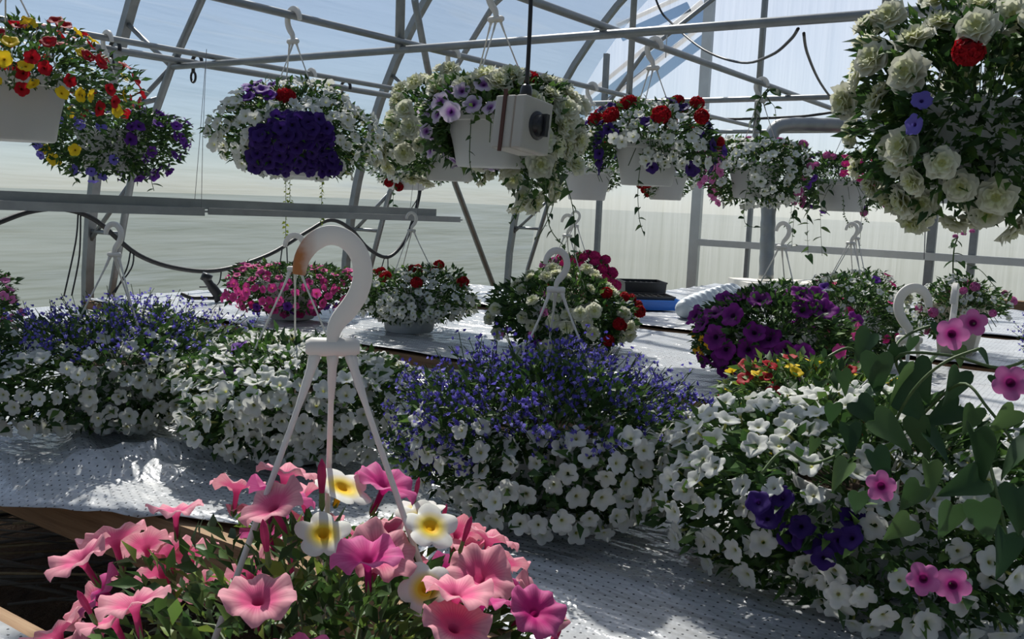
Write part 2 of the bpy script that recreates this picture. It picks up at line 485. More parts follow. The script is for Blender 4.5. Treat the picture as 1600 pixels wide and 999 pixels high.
# crop pipes carrying the baskets (along the house, lying on the tie bars)
ZP = CZ+.60
def pipe(y, z, x0, x1, lab, r=.0135):
    o = MB().tube([(x0, y, z), (x1, y, z)], r, 12).obj('hanging_pipe', 'galvanised', None, True)
    return tag(o, lab, 'pipe', 'crop pipes resting on the tie bars')
pipe(3.70, ZP, -3.2, 5.6, 'thin galvanised pipe nearest the film side wall carrying the violet and yellow basket')
pipe(3.96, ZP-.005, -3.2, 5.5, 'galvanised pipe with black hooks running beside the outer basket pipe', .017)
pipe(2.54, ZP, -3.2, 6.9, 'galvanised pipe carrying the white and indigo petunia basket')
pipe(1.63, ZP, -3.2, 6.6, 'galvanised pipe carrying the basket behind the switch box')
pipe(.14, ZP, -3.2, 6.9, 'galvanised pipe carrying the double white petunia basket')
# roof purlins
for i, th in enumerate((62, 90, 118)):
    y, z = prof_pt(math.radians(th), RR-.075)
    o = MB().tube([(XB+.05, y, z), (XE-.05, y, z)], .018, 8).obj('roof_purlin', 'galvanised', None, True)
    tag(o, 'galvanised roof purlin under the film, '+('over the side wall benches', 'along the ridge', 'over the open aisle side')[i], 'pipe', 'roof purlins')

# ------------------------------------------------------------------ benches with perforated film
BZ = .80
BAGS = []
def bench(x0, x1, y0, y1, z, lab, clab, over=0., fold=None, seed=0, xe=.02):
    o = empty('bench', ((x0+x1)/2, (y0+y1)/2, 0), lab, 'bench', 'wooden growing benches')
    cx, cy = (x0+x1)/2, (y0+y1)/2
    hx = (x1-x0)/2; hy = (y1-y0)/2
    # deck boards along the bench
    nb = max(3, int(round((x1-x0-.06)/.16))); w = (x1-x0-.06)/nb
    bm = None
    for i in range(nb):
        if bm is None:
            b = MB().box((-w/2+.004, -hy+.03, -.022), (w/2-.004, hy-.03, 0)).obj('deck_board', 'wood_raw', o)
            bm = b.data
        else: b = put('deck_board', bm, o)
        b.location = (-hx+.03+w*(i+.5), 0, z-.012)
    for s in (-1, 1):
        MB().box((s*hx-.03*(s > 0)-0*(s < 0), -hy, z-.12), (s*hx+.03*(s < 0), hy, z-.004)).obj('edge_board', 'wood_raw', o)
        MB().box((-hx+.03, s*hy-.03*(s > 0), z-.12), (hx-.03, s*hy+.03*(s < 0), z-.004)).obj('end_board', 'wood_raw', o)
    lm = MB().box((-.035, -.035, -.02), (.035, .035, z-.035)).obj('leg', 'wood_raw', o)
    lm.location = (-hx+.08, -hy+.1, 0)
    ys = [(-hy+.1)+(2*hy-.2)*j/3 for j in range(4)]
    for sx in (-hx+.08, hx-.08):
        for yy in ys:
            if sx < 0 and yy == ys[0]: continue
            put('leg', lm.data, o, (sx, yy, 0))
    # film sheet
    st = .03; ov = over if callable(over) else (lambda y: over); nX = int((x1+xe-x0+.1)/st); nY = int((y1-y0)/st)
    V, Fc = [], []
    for i in range(nX+1):
        for j in range(nY+1):
            y = y0+.01+(y1-y0-.02)*j/nY; X0 = x0-ov(y); x = X0+(x1+xe-X0)*i/nX
            n1 = noise.noise(Vector((x*2.2+seed, y*5, 0))); n2 = noise.noise(Vector((x*7+seed, y*13, 4)))
            rg = 1-abs(noise.noise(Vector((x*3.1+seed*2, y*1.6+x*1.5, 9))))
            zz = z+.003+.004*(n1+1)+.002*(n2+1)+.014*max(0, rg-.9)*10*.5
            for (fx, fy, fw, fl, fh, fa) in (fold or ()):
                dx, dy = x-fx, y-fy
                p = dx*math.cos(fa)+dy*math.sin(fa); q = -dx*math.sin(fa)+dy*math.cos(fa)
                zz += fh*math.exp(-(p/fw)**2-(q/fl)**2)
            if x < x0-.004:
                t = (x0-x)
                zz = z+.012-t*.42*(1+.25*n1)+.012*n2
            V.append((x, y, zz))
    for i in range(nX):
        for j in range(nY):
            a = i*(nY+1)+j; Fc.append((a, a+nY+1, a+nY+2, a+1))
    c = mk('bench_cover', V, Fc, 'bench_film')
    md = c.modifiers.new('thickness', 'SOLIDIFY'); md.thickness = .0012; md.offset = 1
    tag(c, clab, 'film sheet', 'perforated film sheets on the benches')
    return o
bench(-.75, .66, -1.2, 1.9, BZ, 'wooden bench under the pink and salmon petunia basket', 'perforated film under the salmon petunia basket', 0.0, None, 3, -.035)
bench(1.03, 2.50, -1.2, 4.36, BZ, 'wooden bench holding the row of white petunia and lobelia baskets',
      'crumpled white perforated film hanging over the bench edge beside the bare soil', lambda y: float(np.interp(y, [0, .9, 1.22, 1.52, 1.84, 2.3], [.02, -.02, -.09, .03, .11, .13])),
      [(1.22, 1.78, .03, .17, .045, 1.2), (1.14, 1.72, .022, .14, .035, .5), (1.18, 1.98, .03, .14, .035, -.5), (1.3, 1.62, .03, .1, .02, .9), (1.2, .95, .03, .2, .02, .4)], 1)
bench(2.62, 3.86, -1.2, 4.36, BZ+.025, 'wooden bench holding the pink, white and plum purple baskets in the middle',
      'glossy wrinkled perforated film around the plum purple basket', .0, None, 5)
bench(3.97, 4.86, -1.2, 4.36, BZ+.035, 'narrow wooden bench under the blue tray', 'perforated film under the blue seed tray', 0, None, 8)
bench(5.35, 6.85, -1.2, 2.75, BZ+.0, 'wooden bench before the end wall with duct and foam box', 'perforated film on the bench before the end wall', 0, None, 11)

# ------------------------------------------------------------------ flower meshes (unit radius, facing +Z)
RG = random.Random(7)
def trumpet(name, mat, lobes=5, notch=.16, ruffle=.05, tube=1.0, flat=.22, seg=20, point=0., seed=0, dep=1.0):
    rg = random.Random(seed)
    ph = rg.uniform(0, 6.28); ph2 = rg.uniform(0, 6.28)
    rings = [(.07, -tube), (.10, -.45), (.17, -.26), (.42, -.13), (.74, -.03), (.94, 0.), (1.0, -.03)]
    V, Fc, mi = [], [], []
    for k_, (r, z) in enumerate(rings):
        f = max(0, (r-.2)/.8)
        for j in range(seg):
            a = 2*math.pi*j/seg
            c = math.cos(lobes*a)
            edge = 1-notch*f*(1-abs(math.cos(lobes*a/2))**.75)
            zz = (z*dep if k_ > 1 else z) + f*f*(flat*(.5+.5*c)*.35*math.cos(a*2+ph) - .10*(.5-.5*c)) + ruffle*f*f*math.sin(9*a+ph2) + .06*f*f*math.sin(2*a+ph)
            V.append((r*edge*math.cos(a), r*edge*math.sin(a), zz))
    n = seg
    for i in range(len(rings)-1):
        for j in range(n):
            Fc.append((i*n+j, i*n+(j+1) % n, (i+1)*n+(j+1) % n, (i+1)*n+j)); mi.append(0)
    b = len(V)                                             # calyx: five sepals
    for q in range(5):
        a = 2*math.pi*q/5; ca, sa = math.cos(a), math.sin(a)
        V += [(.09*ca-.05*sa, .09*sa+.05*ca, -tube*1.0), (.09*ca+.05*sa, .09*sa-.05*ca, -tube*1.0), (.2*ca, .2*sa, -tube*.62), (0, 0, -tube*1.12)]
        Fc += [(b, b+1, b+2), (b, b+3, b+1)]; mi += [1, 1]; b += 4
    me = bpy.data.meshes.new(name); me.from_pydata(V, [], Fc)
    me.materials.append(MATS[mat]); me.materials.append(MATS['calyx_green'])
    me.polygons.foreach_set('material_index', mi); me.polygons.foreach_set('use_smooth', [True]*len(Fc)); me.update()
    return me
def double(name, mat, seed=0):
    rg = random.Random(seed); V, Fc = [], []; seg = 20
    for L, (R_, z0, cup) in enumerate(((1, -.12, .16), (.95, .0, .3), (.8, .12, .42), (.62, .22, .55), (.4, .32, .6))):
        ph = rg.uniform(0, 6.28); ph2 = rg.uniform(0, 6.28); b = len(V)
        for q, r in enumerate((.06, .5, .85, 1.0)):
            for j in range(seg):
                a = 2*math.pi*j/seg
                rr = R_*r*(1+.12*r*math.sin(5*a+ph)+.05*r*math.sin(11*a+ph2))
                zz = z0+cup*R_*r*r*.6+.13*r*r*math.sin(6*a+ph2)+.06*r*math.sin(10*a+ph)
                V.append((rr*math.cos(a), rr*math.sin(a), zz))
        for i in range(3):
            for j in range(seg):
                Fc.append((b+i*seg+j, b+i*seg+(j+1) % seg, b+(i+1)*seg+(j+1) % seg, b+(i+1)*seg+j))
    me = bpy.data.meshes.new(name); me.from_pydata(V, [], Fc); me.materials.append(MATS[mat])
    me.polygons.foreach_set('use_smooth', [True]*len(Fc)); me.update(); return me
def cluster(name, mat, n=30, seed=0):
    rg = random.Random(seed); V, Fc = [], []
    for i in range(n):
        t = (i+.5)/n; el = math.acos(1-1.35*t); az = i*2.39996
        d = Vector((math.sin(el)*math.cos(az), math.sin(el)*math.sin(az), math.cos(el)))
        q = d.to_track_quat('Z', 'Y') @ Quaternion((0, 0, 1), rg.uniform(0, 6)); c = Vector((d.x*.72, d.y*.72, d.z*.5))
        b = len(V); V.append(c-d*.06)
        for p in range(10):
            a = 2*math.pi*p/10; r = .46 if p % 2 else .32
            V.append(c+q @ Vector((r*math.cos(a), r*math.sin(a), .03*rg.uniform(-1, 2))))
        for p in range(10): Fc.append((b, b+1+p, b+1+(p+1) % 10))
    me = bpy.data.meshes.new(name); me.from_pydata(V, [], Fc); me.materials.append(MATS[mat]); me.update(); return me
def bud(name):
    V, Fc = [], []
    pr = [(.04, -1), (.12, -.8), (.1, -.3), (.17, .3), (.14, .7), (.02, .95)]; n = 6
    for r, z in pr:
        V += [(r*math.cos(2*math.pi*j/n), r*math.sin(2*math.pi*j/n), z) for j in range(n)]
    Fc = [(i*n+j, i*n+(j+1) % n, (i+1)*n+(j+1) % n, (i+1)*n+j) for i in range(len(pr)-1) for j in range(n)]
    me = bpy.data.meshes.new(name); me.from_pydata(V, [], Fc); me.materials.append(MATS['petal_salmon']); me.materials.append(MATS['calyx_green'])
    me.polygons.foreach_set('material_index', [1 if i < 2*n else 0 for i in range(len(Fc))]); me.update(); return me
FL = {}    # type -> (object name, [meshes], radius)
def flower_type(key, name, mat, rad, fn=trumpet, nvar=3, **kw):
    FL[key] = (name, [fn(name, mat, seed=i*11+len(FL)*5, **kw) for i in range(nvar)], rad)
flower_type('white', 'white_petunia', 'petal_white', .0205, nvar=5, notch=.26, flat=.35, seg=30)
flower_type('salmond', 'deep_pink_petunia', 'petal_salmon_deep', .031, notch=.12, ruffle=.11, tube=1.15, flat=.5, seg=40, nvar=4)
flower_type('calib_white', 'white_calibrachoa', 'petal_white_yellow', .027, notch=.3, ruffle=.02, tube=.8, seg=40, dep=.35, flat=.1)
flower_type('smallwhite', 'small_white_flower', 'petal_white', .016, notch=.28)
flower_type('dwhite', 'double_white_petunia', 'petal_cream', .034, fn=double)
flower_type('salmon', 'salmon_petunia', 'petal_salmon', .032, notch=.12, ruffle=.11, tube=1.15, flat=.5, seg=40, nvar=5)
flower_type('pink', 'pink_petunia', 'petal_pink', .021)
flower_type('rose', 'rose_petunia', 'petal_rose', .02)
flower_type('eye', 'pink_dark_eyed_flower', 'petal_lilac_dark_eye', .027, notch=.26, ruffle=.02, tube=.8, flat=.1, seg=40, dep=.4)
flower_type('magenta', 'magenta_petunia', 'petal_magenta', .02)
flower_type('red', 'red_petunia', 'petal_red', .021)
flower_type('yellow', 'yellow_petunia', 'petal_yellow', .021)
flower_type('gold', 'golden_daisy', 'petal_gold', .014, notch=.35)
flower_type('violet', 'violet_petunia', 'petal_violet', .022)
flower_type('indigo', 'indigo_petunia', 'petal_indigo', .021)
flower_type('plum', 'plum_petunia', 'petal_plum', .033, ruffle=.08, seg=30)
flower_type('bluev', 'blue_violet_petunia', 'petal_blue', .018)
flower_type('star', 'striped_petunia', 'petal_star', .024, notch=.3)
flower_type('veined', 'veined_petunia', 'petal_veined', .024, seg=30)
flower_type('redhead', 'red_flower_head', 'petal_red', .032, fn=cluster)
flower_type('crimsonhead', 'crimson_flower_head', 'petal_magenta', .034, fn=cluster)
flower_type('pinkhead', 'pink_flower_head', 'petal_rose', .022, fn=cluster)
BUD = bud('flower_bud')

def leaf_mesh(name, mat, kind='heart'):
    if kind == 'heart':
        half = [(0, .0), (.12, -.1), (.25, -.13), (.35, -.04), (.37, .12), (.31, .32), (.22, .52), (.13, .74), (.06, .9), (0, 1)]
    else:
        half = [(0, 0), (.1, .06), (.18, .16), (.25, .32), (.265, .46), (.24, .62), (.17, .78), (.08, .92), (0, 1)]
    V, Fc = [], []
    mid = [(0, max(0, y)) for _, y in half]
    for (x, y), (mx, my) in zip(half, mid):
        z = -.22*max(0, y)**2
        V += [(-x, y, z+.28*x), (0, my, z-.02), (x, y, z+.28*x)]
    for i in range(len(half)-1):
        a = i*3; Fc += [(a, a+1, a+4, a+3), (a+1, a+2, a+5, a+4)]
    me = bpy.data.meshes.new(name); me.from_pydata(V, [], Fc); me.materials.append(MATS[mat])
    me.polygons.foreach_set('use_smooth', [True]*len(Fc)); me.update(); return me
LEAF_HEART = leaf_mesh('leaf', 'leaf_vine', 'heart')
LEAF_OVAL = leaf_mesh('leaf', 'leaf_vine', 'oval')

# ------------------------------------------------------------------ basket parts
def pot_part(parent, R_, H, mat, soil=True):
    t = .004
    pr = [(0.001, 0), (R_*.70, 0), (R_*.735, .006), (R_*.80, H*.36), (R_*.805, H*.38), (R_*.92, H*.80), (R_*.925, H*.82), (R_*.97, H*.83), (R_, H*.84), (R_*1.01, H*.97), (R_*1.0, H),
          (R_*.965, H), (R_*.955, H*.86), (R_*.79, H*.36), (R_*.68, .008), (0.001, .008)]
    o = crease(MB().lathe(pr, 40).obj('pot', mat, parent, True))
    if soil:
        MB().lathe([(.001, H*.88), (R_*.5, H*.885), (R_*.93, H*.86), (R_*.93, H*.82)], 24).obj('soil', 'peat', o, True)
    return o
def square_pot(parent, w0, w1, H, mat):
    mb = MB(); V = []
    for w, z in ((w0, 0), (w1, H*.85), (w1*1.06, H*.85), (w1*1.08, H), (w1*1.0, H), (w1*.96, H*.84), (w0*.92, .01)):
        V += [(w*sx, w*sy, z) for sx, sy in ((-1, -1), (1, -1), (1, 1), (-1, 1))]
    Fc = [(0, 3, 2, 1)] + [(i*4+j, i*4+(j+1) % 4, i*4+4+(j+1) % 4, i*4+4+j) for i in range(6) for j in range(4)] + [(24, 25, 26, 27)]
    o = mk('pot', V, Fc, mat, parent, False)
    w = w1*.95
    mk('soil', [(-w, -w, H*.86), (w, -w, H*.86), (w, w, H*.86), (-w, w, H*.86)], [(0, 1, 2, 3)], 'peat', o, False)
    return o
HOOK2D = [(0, 0), (0, .10), (.035, .2), (.12, .31), (.19, .43), (.225, .58), (.19, .74), (.09, .85), (-.04, .88), (-.16, .82), (-.24, .70), (-.265, .57)]
def hook_part(parent, top, s, yaw, mat='hook_white', width=.15, n=10, drop=0):
    """question-mark hook; its eye hangs at local 'top' (pipe side); returns the strap root"""
    pts = spline([(x*s, 0, z*s) for x, z in HOOK2D], 4)
    V, Fc = [], []; N_ = len(pts)
    for i, p in enumerate(pts):
        t = (pts[min(i+1, N_-1)]-pts[max(i-1, 0)]).normalized(); nn = Vector((t.z, 0, -t.x))
        f = i/(N_-1); w = s*width*(.5+.5*min(1, f*4))*(1-.35*max(0, (f-.8)/.2)); d = s*.055
        for a, b in ((-.5, -.7), (-.5, .7), (-.35, 1), (.35, 1), (.5, .7), (.5, -.7), (.35, -1), (-.35, -1)):
            V.append(p+nn*(a*w)+Vector((0, b*d, 0)))
    for i in range(N_-1):
        for j in range(8):
            Fc.append((i*8+j, i*8+(j+1) % 8, i*8+8+(j+1) % 8, i*8+8+j))
    Fc += [tuple(range(7, -1, -1)), tuple(range((N_-1)*8, N_*8))]
    mb = MB().add(V, Fc)
    mb.tube([(-s*.21, 0, 0), (-s*.17, 0, .0), (s*.17, 0, 0), (s*.21, 0, 0)], [s*.05, s*.075, s*.075, s*.05], 10)
    h = mb.obj('hook', mat, parent, True)
    crease(h, 50)
    h.location = top; h.rotation_euler = (0, 0, yaw)
    return h
def straps(parent, hook, top, rimR, rimZ, yaw0, r=.0022, n=3, s=.1, sag=0., mat='hook_white'):
    inv = Matrix.Rotation(-hook.rotation_euler.z, 4, 'Z')
    for i in range(n):
        a = math.radians(200-115*i)+.25*math.sin(yaw0)
        e = Vector((rimR*math.cos(a), rimR*math.sin(a), 0))
        e += inv @ (Vector((0, 0, rimZ))-Vector(top))
        st = Vector(((i-1)*s*.13, 0, -s*.04))
        pts = [st, st.lerp(e, .12)+Vector((0, 0, -.004)), st.lerp(e, .5)+Vector((.004*math.sin(i*3), .004*math.cos(i*5), -sag)), e]
        pts = spline(pts, 4)
        rs = [r*(2.0 if j < 2 else 1.5 if j < 4 else 1.0) for j in range(len(pts))]
        MB().tube(pts, rs, 6).obj('strap', mat, hook, True)

def foliage_mesh(parent, P, D, L, Wd, tint, mat, name='foliage', bend=.25, seed=0, zmin=None):
    """many small pointed leaves joined: P positions, D directions"""
    rs = np.random.RandomState(seed); N = len(P)
    D = D/np.linalg.norm(D, axis=1, keepdims=True)
    rv = rs.normal(size=(N, 3)); S = np.cross(D, rv); S /= np.linalg.norm(S, axis=1, keepdims=True)
    Nn = np.cross(S, D); L = L[:, None]; W_ = Wd[:, None]
    Nn *= np.sign(Nn[:, 2:3]+1e-9)
    base = P; mid = P+D*L*.45-Nn*L*.03; tip = P+D*L-Nn*L*bend
    lf = P+D*L*.45+S*W_*.5+Nn*L*.05; rt = P+D*L*.45-S*W_*.5+Nn*L*.05
    V = np.stack([base, lf, mid, rt, tip], 1).reshape(-1, 3)
    if zmin is not None: V[:, 2] = np.maximum(V[:, 2], zmin)
    i = np.arange(N)*5
    T = np.stack([np.stack([i, i+1, i+2], 1), np.stack([i, i+2, i+3], 1), np.stack([i+1, i+4, i+2], 1), np.stack([i+2, i+4, i+3], 1)], 1).reshape(-1, 3)
    return fast(name, V, T, np.repeat(tint, 5), mat, parent)
def fast(name, V, T, tint, mat, parent):
    me = bpy.data.meshes.new(name)
    me.vertices.add(len(V)); me.vertices.foreach_set('co', V.astype(np.float32).ravel())
    me.loops.add(len(T)*3); me.loops.foreach_set('vertex_index', T.astype(np.int32).ravel())
    me.polygons.add(len(T)); me.polygons.foreach_set('loop_start', np.arange(len(T), dtype=np.int32)*3)
    at = me.attributes.new('tint', 'FLOAT', 'POINT'); at.data.foreach_set('value', tint.astype(np.float32))
    me.materials.append(MATS[mat]); me.update(calc_edges=True); me.validate()
    o = put(name, me, parent); o['kind'] = 'stuff'
    return o

def lump(d, ph):
    return 1+.09*math.sin(3*d[0]+ph)+.07*math.sin(5*d[1]+2*ph+3*d[2])+.06*math.sin(7*d[0]*d[1]+ph*3+4*d[2])

def basket(label, base, rx, up, down, fl, typ, leaves=1600, leaf=.03, pot=(.135, .17, 'pot_white'), hook='bench', hs=.1, hook_len=.36, seed=0,
           group=None, shape=None, leafmat_='leaf_green', lob=0, lobf=None, spread=.72, frange=(-1, 1), hook_yaw=None, hookmat='hook_white', name='flower_basket',
           flen=1.0, cat='flower basket', square=None, cutlow=None, stemmy=0, hook_off=(0, 0), strap_r=.0022, center_dz=0., tintb=0., extra=(), lift=(.96, 1.06), face=.22, buds=0):
    rg = random.Random(seed*7+1); rs = np.random.RandomState(seed+1)
    base = Vector(base)
    o = empty(name, base, label, cat, group)
    tocam = Vector((-base.x, -base.y, 0)).normalized(); right = Vector((tocam.y*-1, tocam.x, 0))
    # right as seen from the camera
    right = Vector((0, 0, 1)).cross(tocam)
    if square: square_pot(o, *square); H = square[2]; pR = square[1]
    else: pot_part(o, *pot); H = pot[1]; pR = pot[0]
    C = Vector((0, 0, H*.9+center_dz))
    ph = rg.uniform(0, 6)
    def surf(d, f=1.0):
        u, v, w = d.dot(right), d.z, d.dot(tocam)
        s = lump(d, ph)
        if shape: s *= shape(u, v, w)
        hz = rx*s
        # drooping skirt: below the rim the plant stays wide
        dn = down(u, w) if callable(down) else down
        p = Vector((d.x*hz, d.y*hz, d.z*(up*s if d.z > 0 else dn)))*f
        if d.z < 0:
            hl = math.hypot(d.x, d.y); k_ = (1+.35*(1-hl))
            p.x *= min(k_, 1.35); p.y *= min(k_, 1.35)
            # keep leaves out of the pot
            rr = math.hypot(p.x, p.y); zz = C.z+p.z
            lim = pR*(.74+.3*max(0, min(1, zz/H)))+.006
            if zz < H+.004 and rr < lim:
                g = lim/max(rr, 1e-4); p.x *= g; p.y *= g
        q = C+p
        q.z = max(q.z, .012 if hook != 'pipe' else -9)
        return q, (u, v, w)
    def rdir(zlo=-1, zhi=1):
        z = rg.uniform(zlo, zhi); a = rg.uniform(0, 2*math.pi); h = math.sqrt(1-z*z)
        return Vector((h*math.cos(a), h*math.sin(a), z))
    # leaves
    P, D, L, T = [], [], [], []
    for i in range(int(leaves*1.4)):
        d = rdir(-.95, 1)
        f = rg.uniform(.3, 1.0)**.45
        q, uvw = surf(d, f)
        if cutlow and uvw[1] < cutlow(uvw[0], uvw[2]): continue
        P.append(q); nd = Vector((d.x, d.y, d.z*.6+.35))+Vector((rg.gauss(0, .5), rg.gauss(0, .5), rg.gauss(0, .45)))
        if q.z < .04 and hook != 'pipe': nd.z = abs(nd.z)*.4+.1
        D.append(nd); l = leaf*rg.uniform(.6, 1.25); L.append(l)
        T.append(min(1, max(0, .1+tintb+.75*rg.random()**1.5)))
    P = np.array([tuple(p) for p in P]); D = np.array([tuple(d) for d in D]); L = np.array(L)
    foliage_mesh(o, P, D, L, L*rs.uniform(.32, .5, len(L)), np.array(T), leafmat_, seed=seed, zmin=.006 if hook != 'pipe' else None)
    # a stem or two hundred: thin shoots from the crown to the outside
    mb = MB()
    for i in range(46):
        d = rdir(-.7, 1); q, _ = surf(d, .93); a = C+Vector((d.x*.05, d.y*.05, -.01))
        m_ = a.lerp(q, .55)+Vector((0, 0, .04))
        mb.tube([a, m_, q], .0016, 4, cap=False)
    so = mb.obj('stems', 'stem_green', o, True); so['kind'] = 'stuff'; so.name = 'stem_bundle'
    # flowers
    acc = []
    passes = [(n_, f_, s_) for n_, f_, s_ in extra]+[(fl, typ, spread)]
    for fl, typ, spread in passes:
      tries = 0; placed = 0
      while placed < fl and tries < fl*40:
        tries += 1
        d = rdir(*frange); q, uvw = surf(d, rg.uniform(*lift))
        if cutlow and uvw[1] < cutlow(uvw[0], uvw[2]): continue
        ty = typ(*uvw, rg.random())
        if ty is None: continue
        nm, meshes, rad = FL[ty]; rad *= flen
        if uvw[2] < -.3 and uvw[1] < .3 and rg.random() < .7: continue
        if any((q-p).length_squared < ((rad+r2)*spread)**2 for p, r2 in acc): continue
        if hook != 'pipe' and q.z < rad*1.1: q.z = rad*1.1+.004
        acc.append((q, rad))
        n = Vector((d.x/rx, d.y/rx, d.z/(up if d.z > 0 else .4))).normalized()
        n = (n+tocam*(face if ty != 'calib_white' else .45)+Vector((0, 0, .2))+Vector((rg.gauss(0, .3), rg.gauss(0, .3), rg.gauss(0, .26)))).normalized()
        rot = n.to_track_quat('Z', 'Y') @ Quaternion((0, 0, 1), rg.uniform(0, 6.28))
        put(nm, rg.choice(meshes), o, q, rot, rad*rg.uniform(.82, 1.12)); placed += 1
    for _ in range(buds):
        d = rdir(.1, 1); q, uvw = surf(d, 1.22); nn = Vector((d.x*.6, d.y*.6, .9)).normalized()
        put('flower_bud', BUD, o, q, nn.to_track_quat('Z', 'Y'), rg.uniform(.014, .024))
    # lobelia haze: upright thin shoots with tiny blue florets
    if lob:
        Vs, Ts, tn = [], [], []; mb = MB(); cnt = 0; tr = 0; LP, LD, LL, LT = [], [], [], []
        while cnt < lob and tr < lob*30:
            tr += 1
            d = rdir(-.75, 1); q, uvw = surf(d, rg.uniform(.85, 1.0))
            if not lobf(*uvw, rg.random()): continue
            cnt += 1
            ax = (Vector((d.x*.8, d.y*.8, .75))+Vector((rg.gauss(0, .25), rg.gauss(0, .25), rg.gauss(0, .15)))).normalized()
            ln = rg.uniform(.045, .085)
            a = q-ax*.03; e = q+ax*ln
            mb.tube([a, a.lerp(e, .5)+Vector((rg.gauss(0, .003), rg.gauss(0, .003), 0)), e], .0009, 3, cap=False)
            for g in range(rg.randint(5, 9)):
                c = a.lerp(e, rg.uniform(.25, 1))+Vector((rg.gauss(0, .009), rg.gauss(0, .009), rg.gauss(0, .006)))
                nn = (Vector((d.x, d.y, .3))+Vector((rg.gauss(0, .5), rg.gauss(0, .5), rg.gauss(0, .4)))).normalized()
                qt = nn.to_track_quat('Z', 'Y') @ Quaternion((0, 0, 1), rg.uniform(0, 6.28)); b = len(Vs); r = rg.uniform(.0045, .0075)
                Vs.append(tuple(c-nn*.003))
                for (ang, rad) in ((-.55, 1), (-.2, .55), (.15, 1.1), (.5, .55), (.85, 1), (1.9, .5), (2.4, .7), (2.9, .3), (3.4, .7)):
                    Vs.append(tuple(c+qt @ Vector((math.cos(ang)*rad*r, math.sin(ang)*rad*r, .001))))
                for p in range(9): Ts.append((b, b+1+p, b+1+(p+1) % 9))
                tn += [rg.random()]*10
            for g in range(4):
                LP.append(tuple(a.lerp(e, rg.uniform(0, .8)))); LD.append((rg.gauss(d.x, .6), rg.gauss(d.y, .6), rg.uniform(0, .9))); LL.append(rg.uniform(.010, .02)); LT.append(rg.uniform(.1, .7))
        fast('lobelia_bloom', np.array(Vs), np.array(Ts), np.array(tn), 'lobelia_blue', o)
        s2 = mb.obj('lobelia_stem', 'stem_green', o, True); s2['kind'] = 'stuff'
        LL = np.array(LL); foliage_mesh(o, np.array(LP), np.array(LD), LL, LL*.35, np.array(LT), 'leaf_dark', 'lobelia_leaf', seed=seed+5)
    # hook and straps
    if hook:
        yaw = math.atan2(right.y, right.x)+(hook_yaw if hook_yaw is not None else rg.uniform(-.6, .6))
        if hook == 'bench':
            top = (hook_off[0], hook_off[1], H+hook_len-hs)
        else:
            top = (0, 0, ZP-base.z-.70*hs); yaw = math.pi/2
        h = hook_part(o, top, hs, yaw, hookmat)
        straps(o, h, top, pR*1.0, H*.95, rg.uniform(0, 2), strap_r, 3, hs, 0, hookmat if hookmat == 'hook_white' else 'hook_white')
    return o, surf, right, tocam, C

def trail(o, pts, nleaf, lsize, mesh=LEAF_OVAL, r=.0014, seed=0, loc=None, single=True, mat='leaf_green'):
    """a trailing shoot in the basket's own space with leaves along it"""
    rg = random.Random(seed); sp = spline(pts, 6)
    tb_ = MB().tube(sp, r, 5).obj('trailing_stem', 'stem_green', o, True)
    P, D, L, T = [], [], [], []
    for i in range(nleaf):
        t = (i+.5)/nleaf*(len(sp)-1); a = int(t); p = sp[a].lerp(sp[min(a+1, len(sp)-1)], t-a)
        ang = i*2.4+rg.uniform(-.5, .5)
        d = Vector((math.cos(ang), math.sin(ang), rg.uniform(-.9, .3))).normalized()
        if single:
            q = d.to_track_quat('Y', 'Z') @ Quaternion((0, 1, 0), rg.uniform(-.8, .8))
            put('leaf', mesh, tb_, p, q, lsize*rg.uniform(.65, 1.15))
        else:
            P.append(tuple(p)); D.append(tuple(d)); L.append(lsize*rg.uniform(.7, 1.2)); T.append(rg.random())
    if not single:
        L = np.array(L); foliage_mesh(tb_, np.array(P), np.array(D), L, L*.7, np.array(T), mat, 'small_leaf', seed=seed)
    return tb_
def pick(r, *pairs):
    t = 0
    for k_, p in pairs:
        t += p
        if r < t: return k_
    return None
GB, GH = 'flower baskets standing on the benches', 'flower baskets hanging from the pipes'

# ------------------------------------------------------------------ baskets on the benches
basket('pink salmon petunias with a few yellow-eyed white ones under a large stained white hook', (.51, .51, BZ+.018), .21, .165, .12, 95,
       lambda u, v, w, r: None if v < -.35 or (r < .1) else ('salmond' if (r < .45 and w > 0) or r < .25 else 'salmon'),
       3000, .023, hs=.098, hook_len=.41, seed=5, group=GB, spread=.47, hook_yaw=.0, hookmat='hook_stained', strap_r=.0024, flen=.88, tintb=.16, lift=(1.05, 1.25), face=-.05, buds=16,
       extra=[(8, lambda u, v, w, r: 'calib_white' if (-.25 < u < .35 and v > .4 and w < .3) else None, .7), (1, lambda u, v, w, r: 'calib_white' if u < -.85 and v > 0 else None, .7)])
t1 = basket('white petunias topped with blue lobelia at the back, beside the crumpled film fold', (1.34, 2.09, BZ+.018), .325, .13, .15, 270,
       lambda u, v, w, r: None if (v > .55 and r < .8) or (u < -.7 and r < .6) or (v > .2 and r < .35) else 'white', 3000, .032, seed=11, group=GB, lob=230,
       lobf=lambda u, v, w, r: (v > .42) or (u < -.72 and r < .8) or (u > .7 and v > -.3 and r < .35), hook_len=.34, hs=.085)
basket('pure white petunias in a full dome behind the stained hook', (1.44, 1.56, BZ+.018), .265, .10, .15, 300,
       lambda u, v, w, r: 'white' if r < .985 else 'violet', 2600, .03, seed=12, group=GB, spread=.5, hook_len=.34, hs=.085, flen=1.08)
